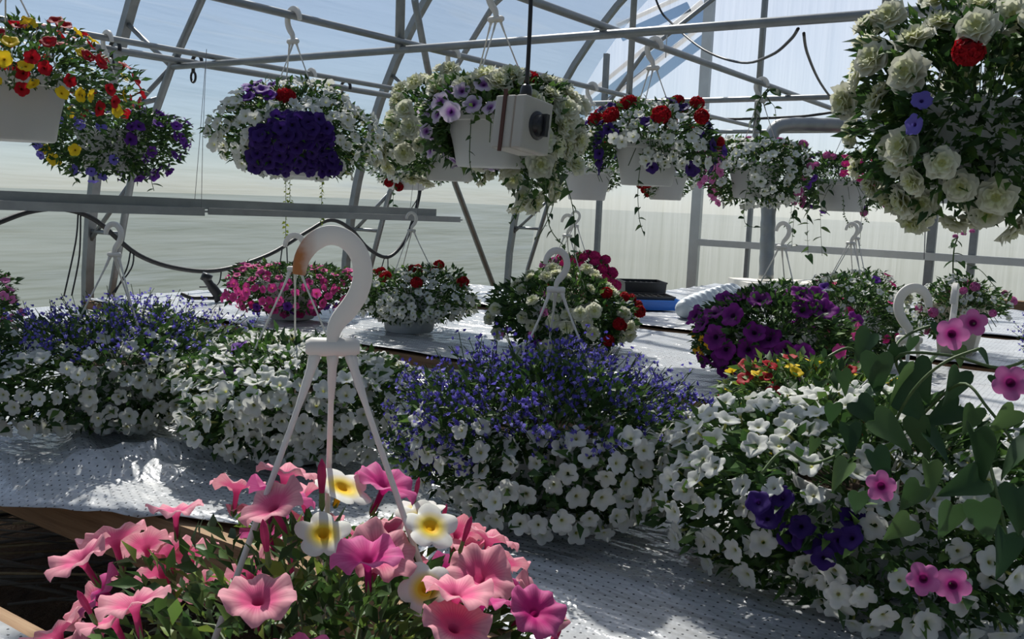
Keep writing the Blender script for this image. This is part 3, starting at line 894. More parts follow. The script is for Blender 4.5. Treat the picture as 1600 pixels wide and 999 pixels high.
basket('blue lobelia dome with white petunias spilling down its front', (1.51, .92, BZ+.018), .28, .135, .16, 230,
       lambda u, v, w, r: None if v > .45 or (v > .1 and w < .2) or (u < -.62 and r < .75) or r < .12 else 'white', 3000, .032, seed=13, group=GB, lob=420,
       lobf=lambda u, v, w, r: v > .22 or (u < -.5 and v > -.55) or (u > .75 and r < .4), hook_len=.345, hs=.085)
t4 = basket('large basket of white petunias with dark indigo ones and a pink-flowered vine climbing its hook', (1.57, .33, BZ+.018), .33, .15, .17, 300,
       lambda u, v, w, r: ('indigo' if r < .8 else None) if (-.42 < u < -.06 and -.15 < v < .35 and w > .2) else (None if r < .12*(u > .15) or w < -.4 else 'white'),
       4200, .032, seed=14, group=GB, spread=.49, hook=None, leafmat_='leaf_green',
       extra=[(26, lambda u, v, w, r: 'indigo' if (-.42 < u < -.04 and -.25 < v < .35 and w > .2) else None, .45)])
basket('hot pink petunias with a touch of violet on glossy film', (2.90, 3.16, BZ+.04), .28, .10, .13, 150,
       lambda u, v, w, r: None if (abs(u) < .25 and v > .6) or r < .1 else ('violet' if r < .2 and v < .1 else 'pink' if r < .9 else 'magenta'),
       1800, .03, seed=15, group=GB, spread=.7, hook=None)
basket('small white petunias dotted with red verbena heads in a pale pot', (3.0, 2.55, BZ+.04), .26, .12, .11, 190,
       lambda u, v, w, r: ('redhead' if (v > .5 and r < .28) else 'white'), 2000, .03, pot=(.14, .17, 'pot_grey'), seed=16, group=GB, spread=.55, hook_len=.34, hs=.085, flen=.9)
basket('double white petunias with red verbena and magenta flowers on the middle bench', (3.12, 1.86, BZ+.04), .28, .15, .15, 105,
       lambda u, v, w, r: pick(r, ('dwhite', .62), ('redhead', .11), ('yellow', .0)) if not (u < -.25 and v < .35) else pick(r, ('dwhite', .3), ('rose', .16), ('violet', .1)),
       2600, .036, seed=17, group=GB, spread=.72, hook_len=.36, hs=.09, flen=.82)
basket('dome of crimson verbena heads with lilac flowers on one side', (4.17, 2.44, BZ+.05), .20, .14, .12, 60,
       lambda u, v, w, r: 'pinkhead' if u < -.45 else 'crimsonhead', 1200, .03, seed=18, group=GB, spread=.6, hook_len=.35, hs=.085)
t9 = basket('large plum purple petunias with golden daisies low on the side', (3.08, 1.0, BZ+.04), .26, .165, .16, 75,
       lambda u, v, w, r: 'gold' if (u < -.6 and v < .2 and r < .6) or (u > .3 and v < -.5 and r < .3) else ('pink' if u > .55 and v > -.3 and r < .55 else 'plum'),
       3200, .034, pot=(.135, .17, 'pot_white'), seed=19, group=GB, spread=.56, flen=1.25, hook_len=.37, hs=.09)
basket('tiny white flowers with red and pink verbena behind the plum purple basket', (3.68, .93, BZ+.04), .25, .16, .14, 190,
       lambda u, v, w, r: pick(r, ('smallwhite', .75), ('magenta', .09), ('violet', .02)), 2400, .03, seed=20, group=GB, spread=.68, hook_len=.37, hs=.085)
t11 = basket('small white flowers with a leafy upright shoot in a cream square pot', (4.22, .60, BZ+.05), .165, .13, .14, 95,
       lambda u, v, w, r: pick(r, ('smallwhite', .8), ('pinkhead', .12)), 1100, .03, square=(.065, .09, .2, 'pot_cream'), seed=21, group=GB, spread=.66, hook=None,
       cutlow=lambda u, w: -.1 if u > -.1 else -1)
basket('white flowers mixed with blue lobelia beside the wooden wall rail', (3.62, .10, BZ+.04), .20, .13, .15, 150,
       lambda u, v, w, r: 'smallwhite' if r < .85 else None, 1800, .03, seed=22, group=GB, lob=170, lobf=lambda u, v, w, r: r < .6, hook=None)
p = at_z(-62, 548, BZ)
basket('mauve pink petunias at the wall end of the white petunia bench', (p.x, p.y, BZ+.018), .19, .14, .14, 70, lambda u, v, w, r: 'rose', 1000, .03, seed=23, group=GB, hook=None)
basket('red and yellow petunias tucked behind the large white and indigo basket', (2.18, .60, BZ+.018), .2, .085, .13, 70,
       lambda u, v, w, r: pick(r, ('yellow', .45), ('red', .4)), 1500, .032, seed=24, group=GB, hook=None, tintb=.15)
# extra lone basket behind the plum one, only its dome shows
basket('white and pink dome between the plum purple basket and the square pot', (4.35, 1.08, BZ+.05), .22, .15, .14, 110,
       lambda u, v, w, r: pick(r, ('smallwhite', .7), ('magenta', .1), ('dwhite', .06)), 1300, .03, seed=25, group=GB, hook_len=.36, hs=.085, spread=.66)

# vine on the large white and indigo basket: hook, twining stems, big leaves, dark-eyed pink flowers
def vine_on(root):
    o, surf, right, tocam, C = root
    b = o.location
    rg = random.Random(3)
    top = Vector((0, 0, .40)) + right*.035
    h = hook_part(o, top, .095, math.atan2(right.y, right.x)+.25+math.pi, 'hook_white')
    straps(o, h, top, .13, .165, .5, .0022, 3, .095)
    h2 = hook_part(o, top+right*.062+Vector((0, 0, .012))-tocam*.04, .085, math.atan2(right.y, right.x)+1.45, 'hook_white')
    def L(px, py, dep):                      # pixel at a given distance -> basket space
        return at_d(px, py, dep)-b
    stems = [[(1395, 700, 1.46), (1420, 600, 1.42), (1400, 545, 1.44), (1425, 520, 1.46), (1470, 505, 1.45)],
             [(1410, 640, 1.42), (1360, 590, 1.36), (1330, 545, 1.34), (1290, 560, 1.33)],
             [(1440, 640, 1.42), (1400, 560, 1.36), (1480, 555, 1.3), (1560, 575, 1.26), (1610, 560, 1.25)],
             [(1430, 660, 1.36), (1500, 600, 1.26), (1545, 640, 1.22), (1590, 700, 1.2)],
             [(1380, 700, 1.36), (1420, 620, 1.27), (1470, 570, 1.24), (1530, 545, 1.24)],
             [(1330, 700, 1.34), (1270, 725, 1.27), (1225, 705, 1.25), (1190, 740, 1.24)],
             [(1540, 700, 1.25), (1560, 780, 1.2), (1575, 850, 1.18)]]
    for st in stems:
        MB().tube(spline([L(*p) for p in st], 6), .0022, 6).obj('vine_stem', 'stem_green', o, True)
    lv = [(1345, 545, .07, 1.33), (1370, 590, .085, 1.3), (1320, 600, .05, 1.32), (1400, 605, .09, 1.3), (1440, 600, .085, 1.32), (1450, 570, .06, 1.36), (1490, 610, .075, 1.28),
          (1515, 660, .055, 1.24), (1360, 650, .07, 1.28), (1400, 680, .09, 1.24), (1440, 690, .08, 1.26), (1330, 690, .06, 1.26), (1470, 700, .07, 1.24), (1535, 720, .11, 1.17),
          (1565, 660, .06, 1.2), (1580, 720, .075, 1.16), (1380, 740, .08, 1.2), (1310, 745, .06, 1.22), (1290, 560, .03, 1.33), (1500, 560, .04, 1.3), (1560, 600, .035, 1.26),
          (1430, 640, .09, 1.3), (1470, 650, .08, 1.3), (1350, 620, .07, 1.31), (1420, 545, .05, 1.42), (1470, 520, .045, 1.44), (1590, 800, .08, 1.14), (1570, 870, .08, 1.13),
          (1395, 560, .05, 1.36), (1540, 560, .04, 1.3), (1300, 650, .05, 1.3), (1270, 700, .035, 1.27), (1455, 755, .07, 1.18), (1500, 760, .08, 1.17), (1420, 780, .06, 1.17),
          (1340, 790, .05, 1.18), (1480, 820, .07, 1.15), (1540, 820, .08, 1.13), (1400, 830, .06, 1.15)]
    for px, py, s, dep in lv:
        d = (tocam*rg.uniform(-.2, .6)+right*rg.gauss(0, .5)+Vector((0, 0, -rg.uniform(.5, 1.2)))).normalized()
        nrm = (tocam*rg.uniform(.3, 1)+Vector((rg.gauss(0, .4), rg.gauss(0, .4), rg.uniform(.2, 1.0))))
        x = d.cross(nrm).normalized(); z = x.cross(d)
        q = Matrix((x, d, z)).transposed().to_quaternion()
        s *= .72; put('vine_leaf', LEAF_HEART, o, L(px, py, dep)-d*s*.5, q, s)
    for px, py, dep, sc in ((1488, 522, 1.22, 1.0), (1520, 505, 1.3, .9), (1580, 598, 1.14, 1.05), (1376, 760, 1.13, .9), (1442, 905, 1.08, .9), (1489, 915, 1.07, .95)):
        nm, ms, rad = FL['eye']
        n = (tocam+Vector((rg.gauss(0, .25), rg.gauss(0, .25), rg.uniform(.0, .5)))).normalized()
        put(nm, rg.choice(ms), o, L(px, py, dep), n.to_track_quat('Z', 'Y') @ Quaternion((0, 0, 1), rg.uniform(0, 6)), rad*sc*.82)
vine_on(t4)
o, surf, right, tocam, C = t11
trail(o, [C, C+Vector((0, 0, .12))-right*.04, C+Vector((0, 0, .24))-right*.05, C+Vector((0, 0, .3))-right*.04], 12, .05, LEAF_OVAL, .003, 31)
trail(o, [C+Vector((0, 0, .2))-right*.04, C+Vector((0, 0, .17))+right*.05, C+Vector((0, 0, .1))+right*.12, C+Vector((0, 0, .08))+right*.18], 5, .035, LEAF_HEART, .0015, 32)
nm, ms, rad = FL['pinkhead']
for q in range(3): put(nm, ms[q], o, C+Vector((0, 0, .30+.012*q))+right*(-.05+.03*q), None, rad*.6)
o, surf, right, tocam, C = t1

# ------------------------------------------------------------------ baskets hanging from the pipes
def hang(px, Y, zbot, label, rx, up, down, fl, typ, leaves, leaf, seed, X=None, **kw):
    if X is None:
        X = at_y(px[0], px[1], Y).x
    kw.setdefault('hs', .125)
    return basket(label, (X, Y, zbot), rx, up, down, fl, typ, leaves, leaf, hook='pipe', seed=seed, group=GH, **kw)
front = lambda lim, ulo=-.6, uhi=.5: (lambda u, w: lim if (w > .0 and ulo < u < uhi) else -1)
hang(None, 2.54, CZ+.10, 'red and yellow petunias in a tall white pot hanging next to the striped violet ones', .275, .16, .13, 110,
     lambda u, v, w, r: pick(r, ('red', .42), ('yellow', .36)) if v > -.5 else None, 2000, .028, 41, X=1.34, pot=(.14, .17, 'pot_white'), cutlow=front(-.28, -2, .62), spread=.62)
h2 = hang((167, 60), 3.70, CZ+.05, 'violet and white striped petunias with blue and yellow flowers hanging by the side wall', .29, .14, lambda u, w: .2, 95,
     lambda u, v, w, r: pick(r, ('star', .2), ('violet', .7)) if u > .1 else pick(r, ('bluev', .32), ('yellow', .06), ('gold', .06)), 2600, .034, 42, spread=.55, hs=.13, flen=1.25)
h3 = hang((458, 25), 2.54, CZ+.045, 'white petunias around an indigo front with red verbena on top', .265, .17, lambda u, w: .16, 190,
     lambda u, v, w, r: None if ((u-.04)/.5)**2+((v+.42)/.68)**2 < 1 and w > .25 else 'white',
     2400, .03, 43, spread=.52, flen=1.22, cutlow=front(-.86, -.6, .6),
     extra=[(2, lambda u, v, w, r: 'redhead' if -.2 < u < .2 and v > .72 and w > 0 else None, .9), (95, lambda u, v, w, r: 'indigo' if ((u-.04)/.52)**2+((v+.42)/.72)**2 < 1 and w > .25 else None, .42),
            (10, lambda u, v, w, r: 'violet' if (-.6 < u < -.2 and v > .5 and w > -.2) else None, .6)])
h3b = hang((486, 118), 3.70, CZ+.05, 'white pot with lime trailing creeper hanging behind the white and indigo basket', .24, .14, .12, 60,
     lambda u, v, w, r: pick(r, ('white', .6), ('rose', .2)), 1200, .03, 44, cutlow=front(-.1, -2, 2))
h4a = hang((708, 86), 2.54, CZ+.06, 'tall double white petunias hanging left of the veined petunia basket', .26, .28, .16, 75,
     lambda u, v, w, r: 'dwhite' if r < .9 or v > 0 else 'white', 2200, .036, 45, spread=.62, cutlow=front(-.1, -.3, .6), flen=1.3,
     shape=lambda u, v, w: 1.25 if u < 0 else .85)
h4b = hang((776, -5), 1.63, CZ+.085, 'purple-veined and double white petunias in a white pot behind the switch box', .27, .14, lambda u, w: .26 if u > .2 else .14, 105,
     lambda u, v, w, r: ('veined' if v < .55 else pick(r, ('dwhite', .35), ('calib_white', .1))) if u < .0 and w > -.3 else ('redhead' if v > .6 and r < .04 else pick(r, ('dwhite', .8))),
     2600, .036, 46, spread=.62, pot=(.14, .155, 'pot_white'), cutlow=lambda u, w: (-.05 if (w > 0 and -.75 < u < .42) else -1), flen=1.12, shape=lambda u, v, w: 1-.3*max(0, -u))
h4c = hang((640, 150), 3.70, CZ+.02, 'small white flowers with a few red heads hanging over the thin rail', .24, .12, .14, 90,
     lambda u, v, w, r: 'redhead' if (v < -.2 and r < .12) else 'white', 1100, .03, 47, flen=1.2, cutlow=front(-.15, -.1, 2))
h5 = hang((1022, 72), 1.63, CZ+.065, 'white and indigo petunias with red verbena heads in a white pot', .26, .16, .13, 150,
     lambda u, v, w, r: ('redhead' if (v > .45 and r < .22) or (r < .04 and v > 0) else 'indigo' if (u < -.5 or (v > .45 and r < .5) or u > .72 or (v < -.6)) and r < .8 else 'white'),
     2200, .03, 48, spread=.62, cutlow=lambda u, w: (-.05 if (w > 0 and -.8 < u < -.05) else -.75), flen=1.25)
hang((925, 135), 2.54, CZ-.0, 'small white flowers in a white pot hanging past the double white ones', .22, .22, .1, 90, lambda u, v, w, r: 'white' if r < .93 else 'redhead',
     1300, .03, 49, cutlow=front(-.1, -2, 2), flen=.9)
hang((1048, 165), 2.54, CZ+.02, 'red and lilac flowers in a pale pot hanging at the pipe end', .2, .12, .14, 60, lambda u, v, w, r: 'redhead' if u < -.2 and r < .5 else pick(r, ('rose', .2), ('white', .5)),
     1000, .03, 50, cutlow=front(-.1, -.2, 2), flen=.9)
h6 = hang((1190, 130), 1.63, CZ+.04, 'white petunias with pink ones on one side and a vine climbing the hook', .285, .16, lambda u, w: .2, 170,
     lambda u, v, w, r: ('rose' if u < -.5 and v < .35 else 'pinkhead' if (u > .7 and r < .2) or (v > .7 and r < .1) else 'white' if r < .8 else None), 2600, .034, 51, spread=.58, flen=1.3,
     cutlow=lambda u, w: (-.25 if (w > 0 and -.45 < u < -.1) else -1))
h7 = hang((1345, 185), 1.63, CZ-.01, 'magenta and violet flowers with long trailing shoots in a wide white pot', .33, .2, .18, 110,
     lambda u, v, w, r: ('magenta' if u > -.1 and v > -.2 and r < .8 else pick(r, ('violet', .2), ('pinkhead', .15), ('smallwhite', .2))), 2200, .04, 52, X=6.15, pot=(.175, .2, 'pot_white'),
     cutlow=lambda u, w: (-.1 if (w > 0 and -.5 < u < .62) else -1), spread=.6, flen=1.25, hs=.13)
p8 = at_d(1535, 150, 1.85)
h8 = hang(None, p8.y, CZ+.05, 'large double white petunias with red and lilac flowers on the aisle pipe', .245, .26, lambda u, w: .22, 78,
     lambda u, v, w, r: (None if (u > .05 and abs(v) < .5) else pick(r, ('dwhite', .9))), 3200, .036, 53, X=p8.x, spread=.55, flen=1.08, shape=lambda u, v, w: 1+.12*math.sin(9*u+4*v),
     extra=[(2, lambda u, v, w, r: 'redhead' if -.3 < u < .15 and .3 < v < .7 and w > .3 else None, .9), (1, lambda u, v, w, r: 'redhead' if u < -.6 and v > .2 else None, .9), (7, lambda u, v, w, r: 'bluev' if -.55 < u < -.25 and -.2 < v < .15 and w > 0 else None, .6)])

# trailing shoots
def tr(h, pts, n, s, mesh=LEAF_HEART, seed=0, single=True, mat='leaf_green', r=.0014):
    o, surf, right, tocam, C = h
    trail(o, [right*a+tocam*b+Vector((0, 0, c)) for a, b, c in pts], n, s, mesh, r, seed, None, single, mat)
tr(h3b, [(-.10, .12, .16), (-.12, .17, .08), (-.12, .17, -.08), (-.12, .165, -.30)], 60, .02, seed=1, single=False, mat='leaf_lime')
tr(h3b, [(-.09, .12, .16), (-.10, .17, .08), (-.10, .165, -.1), (-.10, .16, -.14)], 50, .02, seed=2, single=False, mat='leaf_lime')
tr(h3b, [(.06, .12, .16), (.06, .18, .06), (.06, .17, -.14), (.055, .17, -.33)], 80, .02, seed=3, single=False, mat='leaf_lime')
tr(h4b, [(.1, .12, .15), (.17, .16, .02), (.18, .16, -.1), (.14, .15, -.2)], 10, .03, seed=4)
tr(h4b, [(.14, .1, .15), (.2, .14, .0), (.24, .14, -.12), (.25, .13, -.25)], 9, .038, seed=5)
tr(h4b, [(.08, .12, .12), (.12, .18, -.02), (.09, .18, -.1), (.06, .17, -.16)], 9, .022, seed=6)
tr(h4b, [(.12, .12, .12), (.15, .19, -.02), (.17, .18, -.16), (.22, .17, -.22)], 9, .025, seed=7)
tr(h4b, [(-.06, .12, .13), (-.06, .17, .02), (-.05, .165, -.03)], 6, .022, seed=8)
tr(h5, [(-.02, .12, .12), (-.03, .18, .0), (-.02, .17, -.12), (.0, .17, -.18)], 8, .03, seed=9)
tr(h6, [(.0, .05, .2), (.01, .03, .32), (-.02, .03, .42), (.02, .0, .52), (.07, -.01, .53)], 22, .062, LEAF_OVAL, seed=10, r=.003)
tr(h6, [(.03, .05, .48), (.07, .03, .44), (.08, .03, .36)], 5, .045, LEAF_OVAL, seed=11)
tr(h6, [(-.02, .15, .1), (-.04, .2, -.02), (-.03, .19, -.12), (.02, .19, -.14)], 8, .04, LEAF_OVAL, seed=12)
for i, (a, b, n, s) in enumerate(((-.28, -.24, 16, .06), (-.2, -.30, 16, .06), (-.12, -.28, 14, .065), (.12, -.25, 5, .045), (-.3, -.12, 8, .05))):
    tr(h7, [(a*.5, .14, .2), (a*.95, .22, .06), (a, .21, -.05), (a+.03*math.sin(i), .2, b)], n, s, LEAF_HEART if i % 2 else LEAF_OVAL, seed=20+i)
tr(h7, [(0, .18, .1), (.02, .24, -.02), (.06, .24, -.1)], 40, .014, seed=27, single=False)
tr(h7, [(.1, .18, .1), (.12, .24, .0), (.16, .24, -.06)], 40, .014, seed=28, single=False)
tr(h8, [(.05, .05, .3), (.08, .1, .42), (.1, .12, .52), (.06, .12, .58)], 12, .05, LEAF_OVAL, seed=30, r=.003)
tr(h8, [(.02, .05, .3), (.02, .12, .42), (.0, .14, .5)], 10, .045, LEAF_OVAL, seed=31, r=.0025)
tr(h2, [(-.12, .15, .1), (-.14, .2, .0), (-.12, .2, -.06)], 7, .04, LEAF_OVAL, seed=32)
tr(h2, [(.12, .15, .1), (.15, .2, .0), (.17, .2, -.08)], 7, .04, LEAF_OVAL, seed=33)
tr(h4c, [(-.06, .12, .1), (-.08, .18, -.02), (-.08, .18, -.14)], 7, .045, LEAF_OVAL, seed=34)

# ------------------------------------------------------------------ switch box on its cord
pb = at_d(816, 197, 1.9)
o = empty('switch_box', pb, 'beige electrical switch box with black knob hanging on a cord', 'switch box')
Rz = Matrix.Rotation(math.atan2(-_f.y, -_f.x)+.0, 4, 'Z') @ Matrix.Rotation(math.radians(4), 4, 'X')
# box axes: +X faces the camera roughly; turned so the knob face looks to the right
Rz = Matrix.Rotation(YAW+math.pi+math.radians(52), 4, 'Z') @ Matrix.Rotation(math.radians(-7), 4, 'X') @ Matrix.Scale(.86, 4)
def rb(n, lo, hi, mat, bev=.004):
    b = MB().box(lo, hi).obj(n, mat, o); b.matrix_basis = Rz
    md = b.modifiers.new('bevel', 'BEVEL'); md.width = bev; md.segments = 2
    return b
rb('housing', (-.045, -.055, -.062), (.012, .055, .062), 'box_beige')
rb('seam', (.010, -.053, -.060), (.0165, .053, .060), 'box_seam', .001)
rb('cover', (.015, -.055, -.062), (.045, .055, .062), 'box_beige')
kb = MB().lathe([(.001, .066), (.018, .066), (.024, .062), (.027, .050), (.033, .047), (.034, .0445), (.001, .0445)], 24).box((-.026, -.006, .058), (.026, .006, .074)).obj('knob', 'black_plastic', o, True)
crease(kb, 35); kb.matrix_basis = Rz @ Matrix.Rotation(math.pi/2, 4, 'Y')
gl = MB().lathe([(.001, .098), (.009, .098), (.013, .093), (.015, .08), (.016, .064), (.001, .064)], 12).obj('cable_gland', 'black_plastic', o, True); gl.matrix_basis = Rz
mb = MB().box((-.020, -.0585, -.07), (-.010, -.0555, .075)).box((-.02, -.0575, .06), (-.01, .0, .0645)); s_ = mb.obj('strap', 'rust_strap', o); s_.matrix_basis = Rz
g0 = Rz @ Vector((0, 0, .097)); ztop = zr(pb.y)-.03
MB().tube(spline([g0, Vector((g0.x+.002, g0.y, .3)), Vector((0, 0, .9)), Vector((0, 0, ztop-pb.z))], 5), .0045, 8).obj('cable', 'black_rubber', o, True)
MB().tube([(0, 0, ztop-pb.z-.03), (0, 0, ztop-pb.z+.02)], .012, 8).obj('roof_clip', 'steel_dark', o, True)

# ------------------------------------------------------------------ hung rail, hose, cords, hooks
A, B = at_d(0, 312, 3.6), at_d(716, 338, 5.25)
d = (B-A).normalized(); A0 = A-d*2.2
o = empty('hung_rail', (A+B)/2, 'long aluminium channel rail hung on wires along the film side wall', 'rail')
c0 = (A+B)/2
def seg(n, a, b, w, h, dz, dy=0): 
    side = Vector((-d.y, d.x, 0)).normalized()
    off = Vector((0, 0, dz))+side*dy
    return MB().bar(a-c0+off, b-c0+off, w, h).obj(n, 'rail_metal', o)
L_ = (B-A0)
seg('channel_back', A0, A0+L_*.97, .012, .045, .012, .035)
seg('channel_floor', A0, B, .075, .008, -.02, .0)
for i in range(3):
    seg('channel_front', A0+L_*(i/3.0), A0+L_*((i+1)/3.0-.004), .010, .030+.006*(i % 2), -.018-.003*(i % 2), -.036)
for t in (.42, .66, .93):
    p = A0+L_*t-c0
    for s in (-.03, .04):
        MB().tube([p+Vector((s*.2, s, -.02)), p+Vector((.02, s*.3, .3)), p+Vector((.05, .0, ZP-.6-c0.z+.6-p.z))], .0013, 5).obj('wire', 'wire_grey', o, True)
YH = 4.30
hp = [(-160, 395), (-60, 372), (0, 347), (50, 330), (100, 327), (150, 345), (215, 398), (280, 420), (345, 422), (420, 398), (480, 362), (516, 344), (548, 358), (575, 388), (606, 402), (632, 378), (645, 345), (655, 305), (662, 250), (668, 190)]
tag(MB().tube(spline([at_y(x, y, YH) for x, y in hp], 6), .0125, 10).obj('water_hose', 'black_rubber', None, True), 'black water hose swagging in loops along the film side wall', 'hose')
DL = ['over the blue lobelia']*2+['beside the inner truss chord']*2+['down to the spray nozzle']+['above the hot pink petunias']*2+['behind the white petunias dotted with red']*2+['at the end of the hung rail']
for i, (x, y, e) in enumerate(((122, 335, [(118, 380), (100, 470)]), (126, 335, [(124, 400), (112, 465)]), (204, 392, [(198, 420), (180, 470)]), (209, 394, [(205, 420), (176, 475)]),
                               (346, 422, [(340, 445), (312, 468)]), (441, 388, [(438, 410), (436, 432)]), (448, 385, [(449, 410), (450, 440)]), (601, 402, [(592, 430), (582, 470)]), (606, 402, [(604, 425), (584, 470)]), (660, 262, [(657, 300), (640, 330)]))):
    pts = [at_y(x, y, YH)]+[at_y(a, b, YH-.03) for a, b in e]
    for q in pts: q.z = max(q.z, BZ+.065)
    tag(MB().tube(spline(pts, 5), .004, 6).obj('drip_line', 'black_rubber', None, True), 'thin black drip line dangling from the hose '+DL[i], 'tube', 'drip lines on the hose')
# spray nozzle lying on the bench
pz = at_z(345, 473, BZ+.035); pz.z = BZ+.045
o = empty('spray_nozzle', pz, 'black spray nozzle standing on the film by the side wall', 'nozzle')
MB().tube(spline([(0, 0, 0), (-.01, .01, .03), (-.04, .03, .08), (-.055, .04, .11)], 4), [.03]*4+[.024]*4+[.02]*5, 10).obj('body', 'black_plastic', o, True)
MB().tube([(-.06, .045, .1), (-.05, .035, .135)], .027, 10).obj('head', 'black_plastic', o, True)
MB().tube(spline([(.0, -.01, .012), (-.05, .06, .012), (-.10, .1, .012), (-.13, .14, .03)], 4), .01, 8).obj('hose_tail', 'black_rubber', o, True)
# roof cords
tag(MB().tube(spline([at_x(1012, -40, 4.6), at_x(1030, 12, 4.6), at_x(1048, 35, 4.55), at_x(1100, 78, 4.2), at_x(1160, 98, 3.9), at_x(1205, 86, 3.4), at_x(1235, 62, 3.1), at_x(1247, 45, 2.92)], 6), .0055, 7).obj('cable', 'black_rubber', None, True),
    'dark cable drooping from the roof to the near tie bar', 'cable')
tag(MB().tube(spline([at_x(1256, 52, 2.90), at_x(1262, 85, 3.3), at_x(1282, 130, 4.0), at_x(1310, 168, 4.9)], 6), .005, 7).obj('cable', 'black_rubber', None, True), 'thin dark cable running from one tie bar to the next', 'cable')
tag(MB().tube(spline([at_x(860, 172, 6.6), at_x(960, 180, 6.7), at_x(1060, 178, 6.8), at_x(1130, 186, 6.9), at_x(1250, 182, 6.9), at_x(1320, 174, 6.9), at_x(1385, 182, 6.9), at_x(1500, 178, 6.92)], 5), .010, 7).obj('cable', 'black_rubber', None, True), 'thick black cable strung before the end wall', 'cable')
tag(MB().tube(spline([at_d(1447, 300, 5.2), at_d(1446, 345, 5.2), at_d(1444, 405, 5.2)], 3), .003, 5).obj('string', 'wire_grey', None, True), 'thin string hanging down near the square pot', 'string')
o_ = MB().tube(spline([at_x(1385, 155, 4.93), at_x(1372, 172, 4.9), at_x(1345, 186, 5.2), at_x(1330, 182, 5.4)], 4), .003, 5).obj('tie_cord', 'cord_white', None, True)
tag(o_, 'white cord tied around the far tie bar', 'cord')
tag(MB().tube(spline([at_x(1047, 38, 4.55), at_x(1042, 58, 4.5), at_x(1040, 90, 4.45)], 4), .003, 5).obj('tie_cord', 'cord_white', None, True), 'short white cord dangling from the drooping cable', 'cord')
# black pipe hooks
for i, (px, lab) in enumerate(((180, 'black open hook over the outer pipe beside the violet basket'), (308, 'black open hook over the outer pipe by the truss corner'), (540, 'black open hook over the outer pipe behind the white and indigo basket'), (85, 'black open hook over the outer pipe behind the red and yellow basket'))):
    x = at_y(px, 90+(px-180)*.18, 3.96).x
    o = empty('pipe_hook', (x, 3.96, ZP), lab, 'hook', 'black hooks on the outer pipe')
    MB().tube([(0, .036*math.cos(a), .002+.036*math.sin(a)) for a in (math.radians(t) for t in range(200, -50, -18))]+[(0, .03, -.05)], .009, 8).obj('hook_arc', 'black_plastic', o, True)
    MB().tube([(.0, .03+.018*math.cos(a), -.068+.026*math.sin(a)) for a in (math.radians(t) for t in range(0, 361, 24))], .006, 6).obj('hook_ring', 'black_plastic', o, True)

# ------------------------------------------------------------------ far bench things
pt_ = at_z(1008, 483, BZ+.045)
ang = math.radians(20)
def tray(name, label, c, L0, W0, H, mat, rot, grp=None, cells=True):
    o = empty(name, c, label, 'tray', grp); o.rotation_euler = (0, 0, rot)
    V = []
    for a, b, z in ((L0*.94, W0*.94, 0), (L0, W0, H), (L0*1.03, W0*1.03, H), (L0*1.03, W0*1.03, H-.008), (L0*.97, W0*.97, H), (L0*.91, W0*.91, .006)):
        V += [(a/2*sx, b/2*sy, z) for sx, sy in ((-1, -1), (1, -1), (1, 1), (-1, 1))]
    Fc = [(0, 3, 2, 1)]+[(i*4+j, i*4+(j+1) % 4, i*4+4+(j+1) % 4, i*4+4+j) for i in (0, 1, 2) for j in range(4)]+[(8+j, 8+(j+1) % 4, 16+(j+1) % 4, 16+j) for j in range(4)]+[(16+j, 16+(j+1) % 4, 20+(j+1) % 4, 20+j) for j in range(4)]+[(20, 21, 22, 23)]
    mk('shell', V, Fc, mat, o, False)
    if cells:
        mb = MB(); nx_, ny_ = 7, 4
        for i in range(1, nx_): mb.box((-L0*.46+L0*.92*i/nx_-.002, -W0*.46, .006), (-L0*.46+L0*.92*i/nx_+.002, W0*.46, H*.9))
        for j in range(1, ny_): mb.box((-L0*.45, -W0*.46+W0*.92*j/ny_-.002, .006), (L0*.45, -W0*.46+W0*.92*j/ny_+.002, H*.9))
        mb.obj('cell_grid', mat, o)
    return o
rt = math.atan2(_r.y, _r.x)+.12
tray('seed_tray', 'bright blue plastic tray lying on the far bench', (pt_.x, pt_.y, BZ+.052), .33, .24, .055, 'blue_plastic', rt, None, False)
rv = Vector((math.cos(rt), math.sin(rt), 0))
tray('cell_tray', 'black cell tray lying in the blue tray', (pt_.x, pt_.y, BZ+.062), .27, .19, .062, 'black_plastic', rt)
pt2 = at_z(994, 477, BZ+.045)
far = Vector((pt_.x, pt_.y, 0)).normalized()
tray('cell_tray', 'tall black cell tray standing behind the blue tray', (pt_.x+far.x*.27-rv.x*.03, pt_.y+far.y*.27-rv.y*.03, BZ+.052), .24, .2, .125, 'black_plastic', rt)
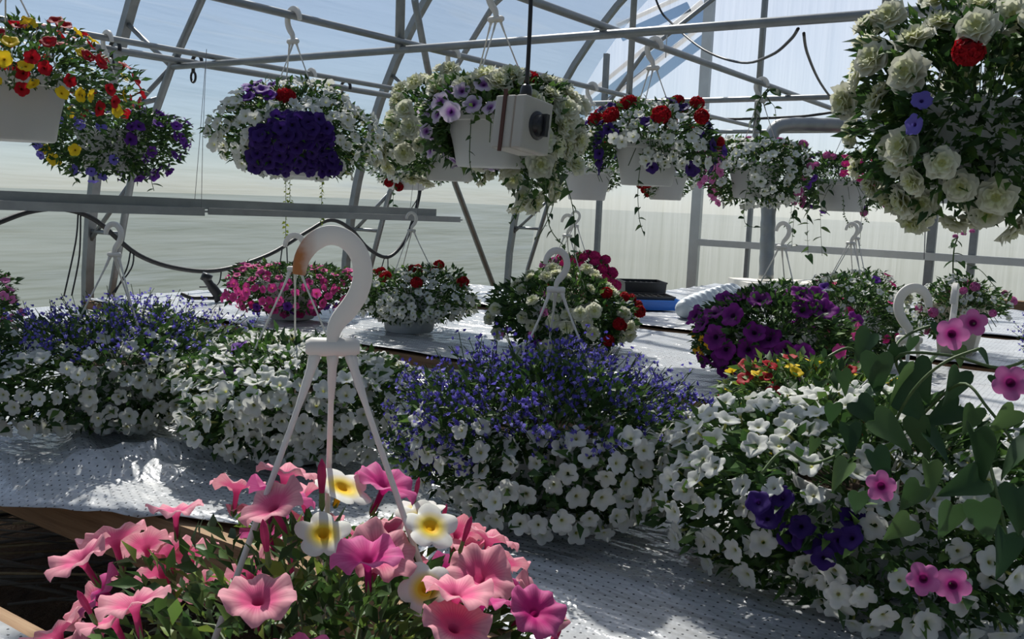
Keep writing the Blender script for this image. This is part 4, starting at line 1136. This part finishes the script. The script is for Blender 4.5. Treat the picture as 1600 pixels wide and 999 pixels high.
# flexible ribbed duct on the far bench, spiral duct from above into the foam box
def ribbed(name, pts, r, pitch, mat, label, depth=.12, n=16):
    sp = spline(pts, 8); L = [0]
    for a, b in zip(sp, sp[1:]): L.append(L[-1]+(b-a).length)
    tot = L[-1]; N_ = int(tot/pitch*4); P, Rr = [], []
    for i in range(N_+1):
        s = tot*i/N_; j = max(q for q in range(len(L)) if L[q] <= s+1e-9); j = min(j, len(sp)-2)
        t = (s-L[j])/max(1e-6, L[j+1]-L[j]); P.append(sp[j].lerp(sp[j+1], t)); 
        rr = r if not callable(r) else r(s/tot)
        Rr.append(rr*(1-depth*(i % 4 in (0, 1))))
    return tag(MB().tube(P, Rr, n).obj(name, mat, None, True), label, 'duct')
ribbed('flexible_duct', [at_z(1066, 484, BZ+.1), at_z(1085, 478, BZ+.1), at_z(1112, 472, BZ+.105), at_z(1142, 466, BZ+.105)], lambda t: .04+.045*t**.6, .075, 'duct_film', 'pale ribbed flexible duct lying by the blue tray', .14)
dz = CZ+.53
dd = [at_d(1430, 196, 6.15), at_d(1385, 196, 6.1), at_d(1300, 196, 6.05), at_d(1240, 195, 6.0), at_d(1212, 201, 6.0), at_d(1203, 225, 6.0), at_d(1203, 260, 6.0), at_d(1200, 350, 6.0), at_d(1197, 436, 6.0)]
ribbed('spiral_duct', dd, .048, .11, 'rail_metal', 'grey spiral ventilation duct bending down into the foam box', .05, 18)
MB_ = MB()
pf = at_d(1240, 461, 5.95)
o = empty('foam_box', (pf.x+.12, pf.y+.0, BZ+.022), 'low cream foam box under the spiral duct', 'box')
o.rotation_euler = (0, 0, math.atan2(_r.y, _r.x)+.1)
z1 = pf.z-BZ+.03
MB().box((-.40, -.17, 0), (.40, .17, z1-.03)).obj('box_body', 'foam_white', o)
MB().box((-.42, -.19, z1-.028), (.42, .19, z1+.025)).obj('lid', 'foam_white', o)

# ------------------------------------------------------------------ floor litter in the dark under the bench
o = empty('stalk_heap', (1.85, 2.75, 0), 'heap of dry grey stalks lying on the soil under the bench', 'plant litter')
rg = random.Random(9)
for i in range(46):
    a = rg.gauss(2.3, .3); l = rg.uniform(.5, 1.1); c = Vector((rg.gauss(0, .22), rg.gauss(0, .42), .03+.16*rg.random()))
    dv = Vector((math.cos(a)*l/2, math.sin(a)*l/2, rg.gauss(0, .05)))
    e0, e1 = c-dv, c+dv; e0.z = max(.012, e0.z); e1.z = max(.012, e1.z)
    MB().tube([e0, c+Vector((0, 0, rg.uniform(0, .03))), e1], rg.uniform(.003, .007), 5).obj('stalk', rg.choice(['stalk_grey', 'stalk_grey', 'straw']), o, True)
o = empty('hose_coil', (2.0, 3.85, 0), 'loose coil of dark hose on the tan soil under the bench', 'hose')
MB().tube(spline([(.25*math.cos(t*.9)*(1-.02*t), .2*math.sin(t*.9), .02+.012*t) for t in range(22)], 4), .011, 7).obj('coil', 'black_rubber', o, True)
print('objects', len(bpy.data.objects))
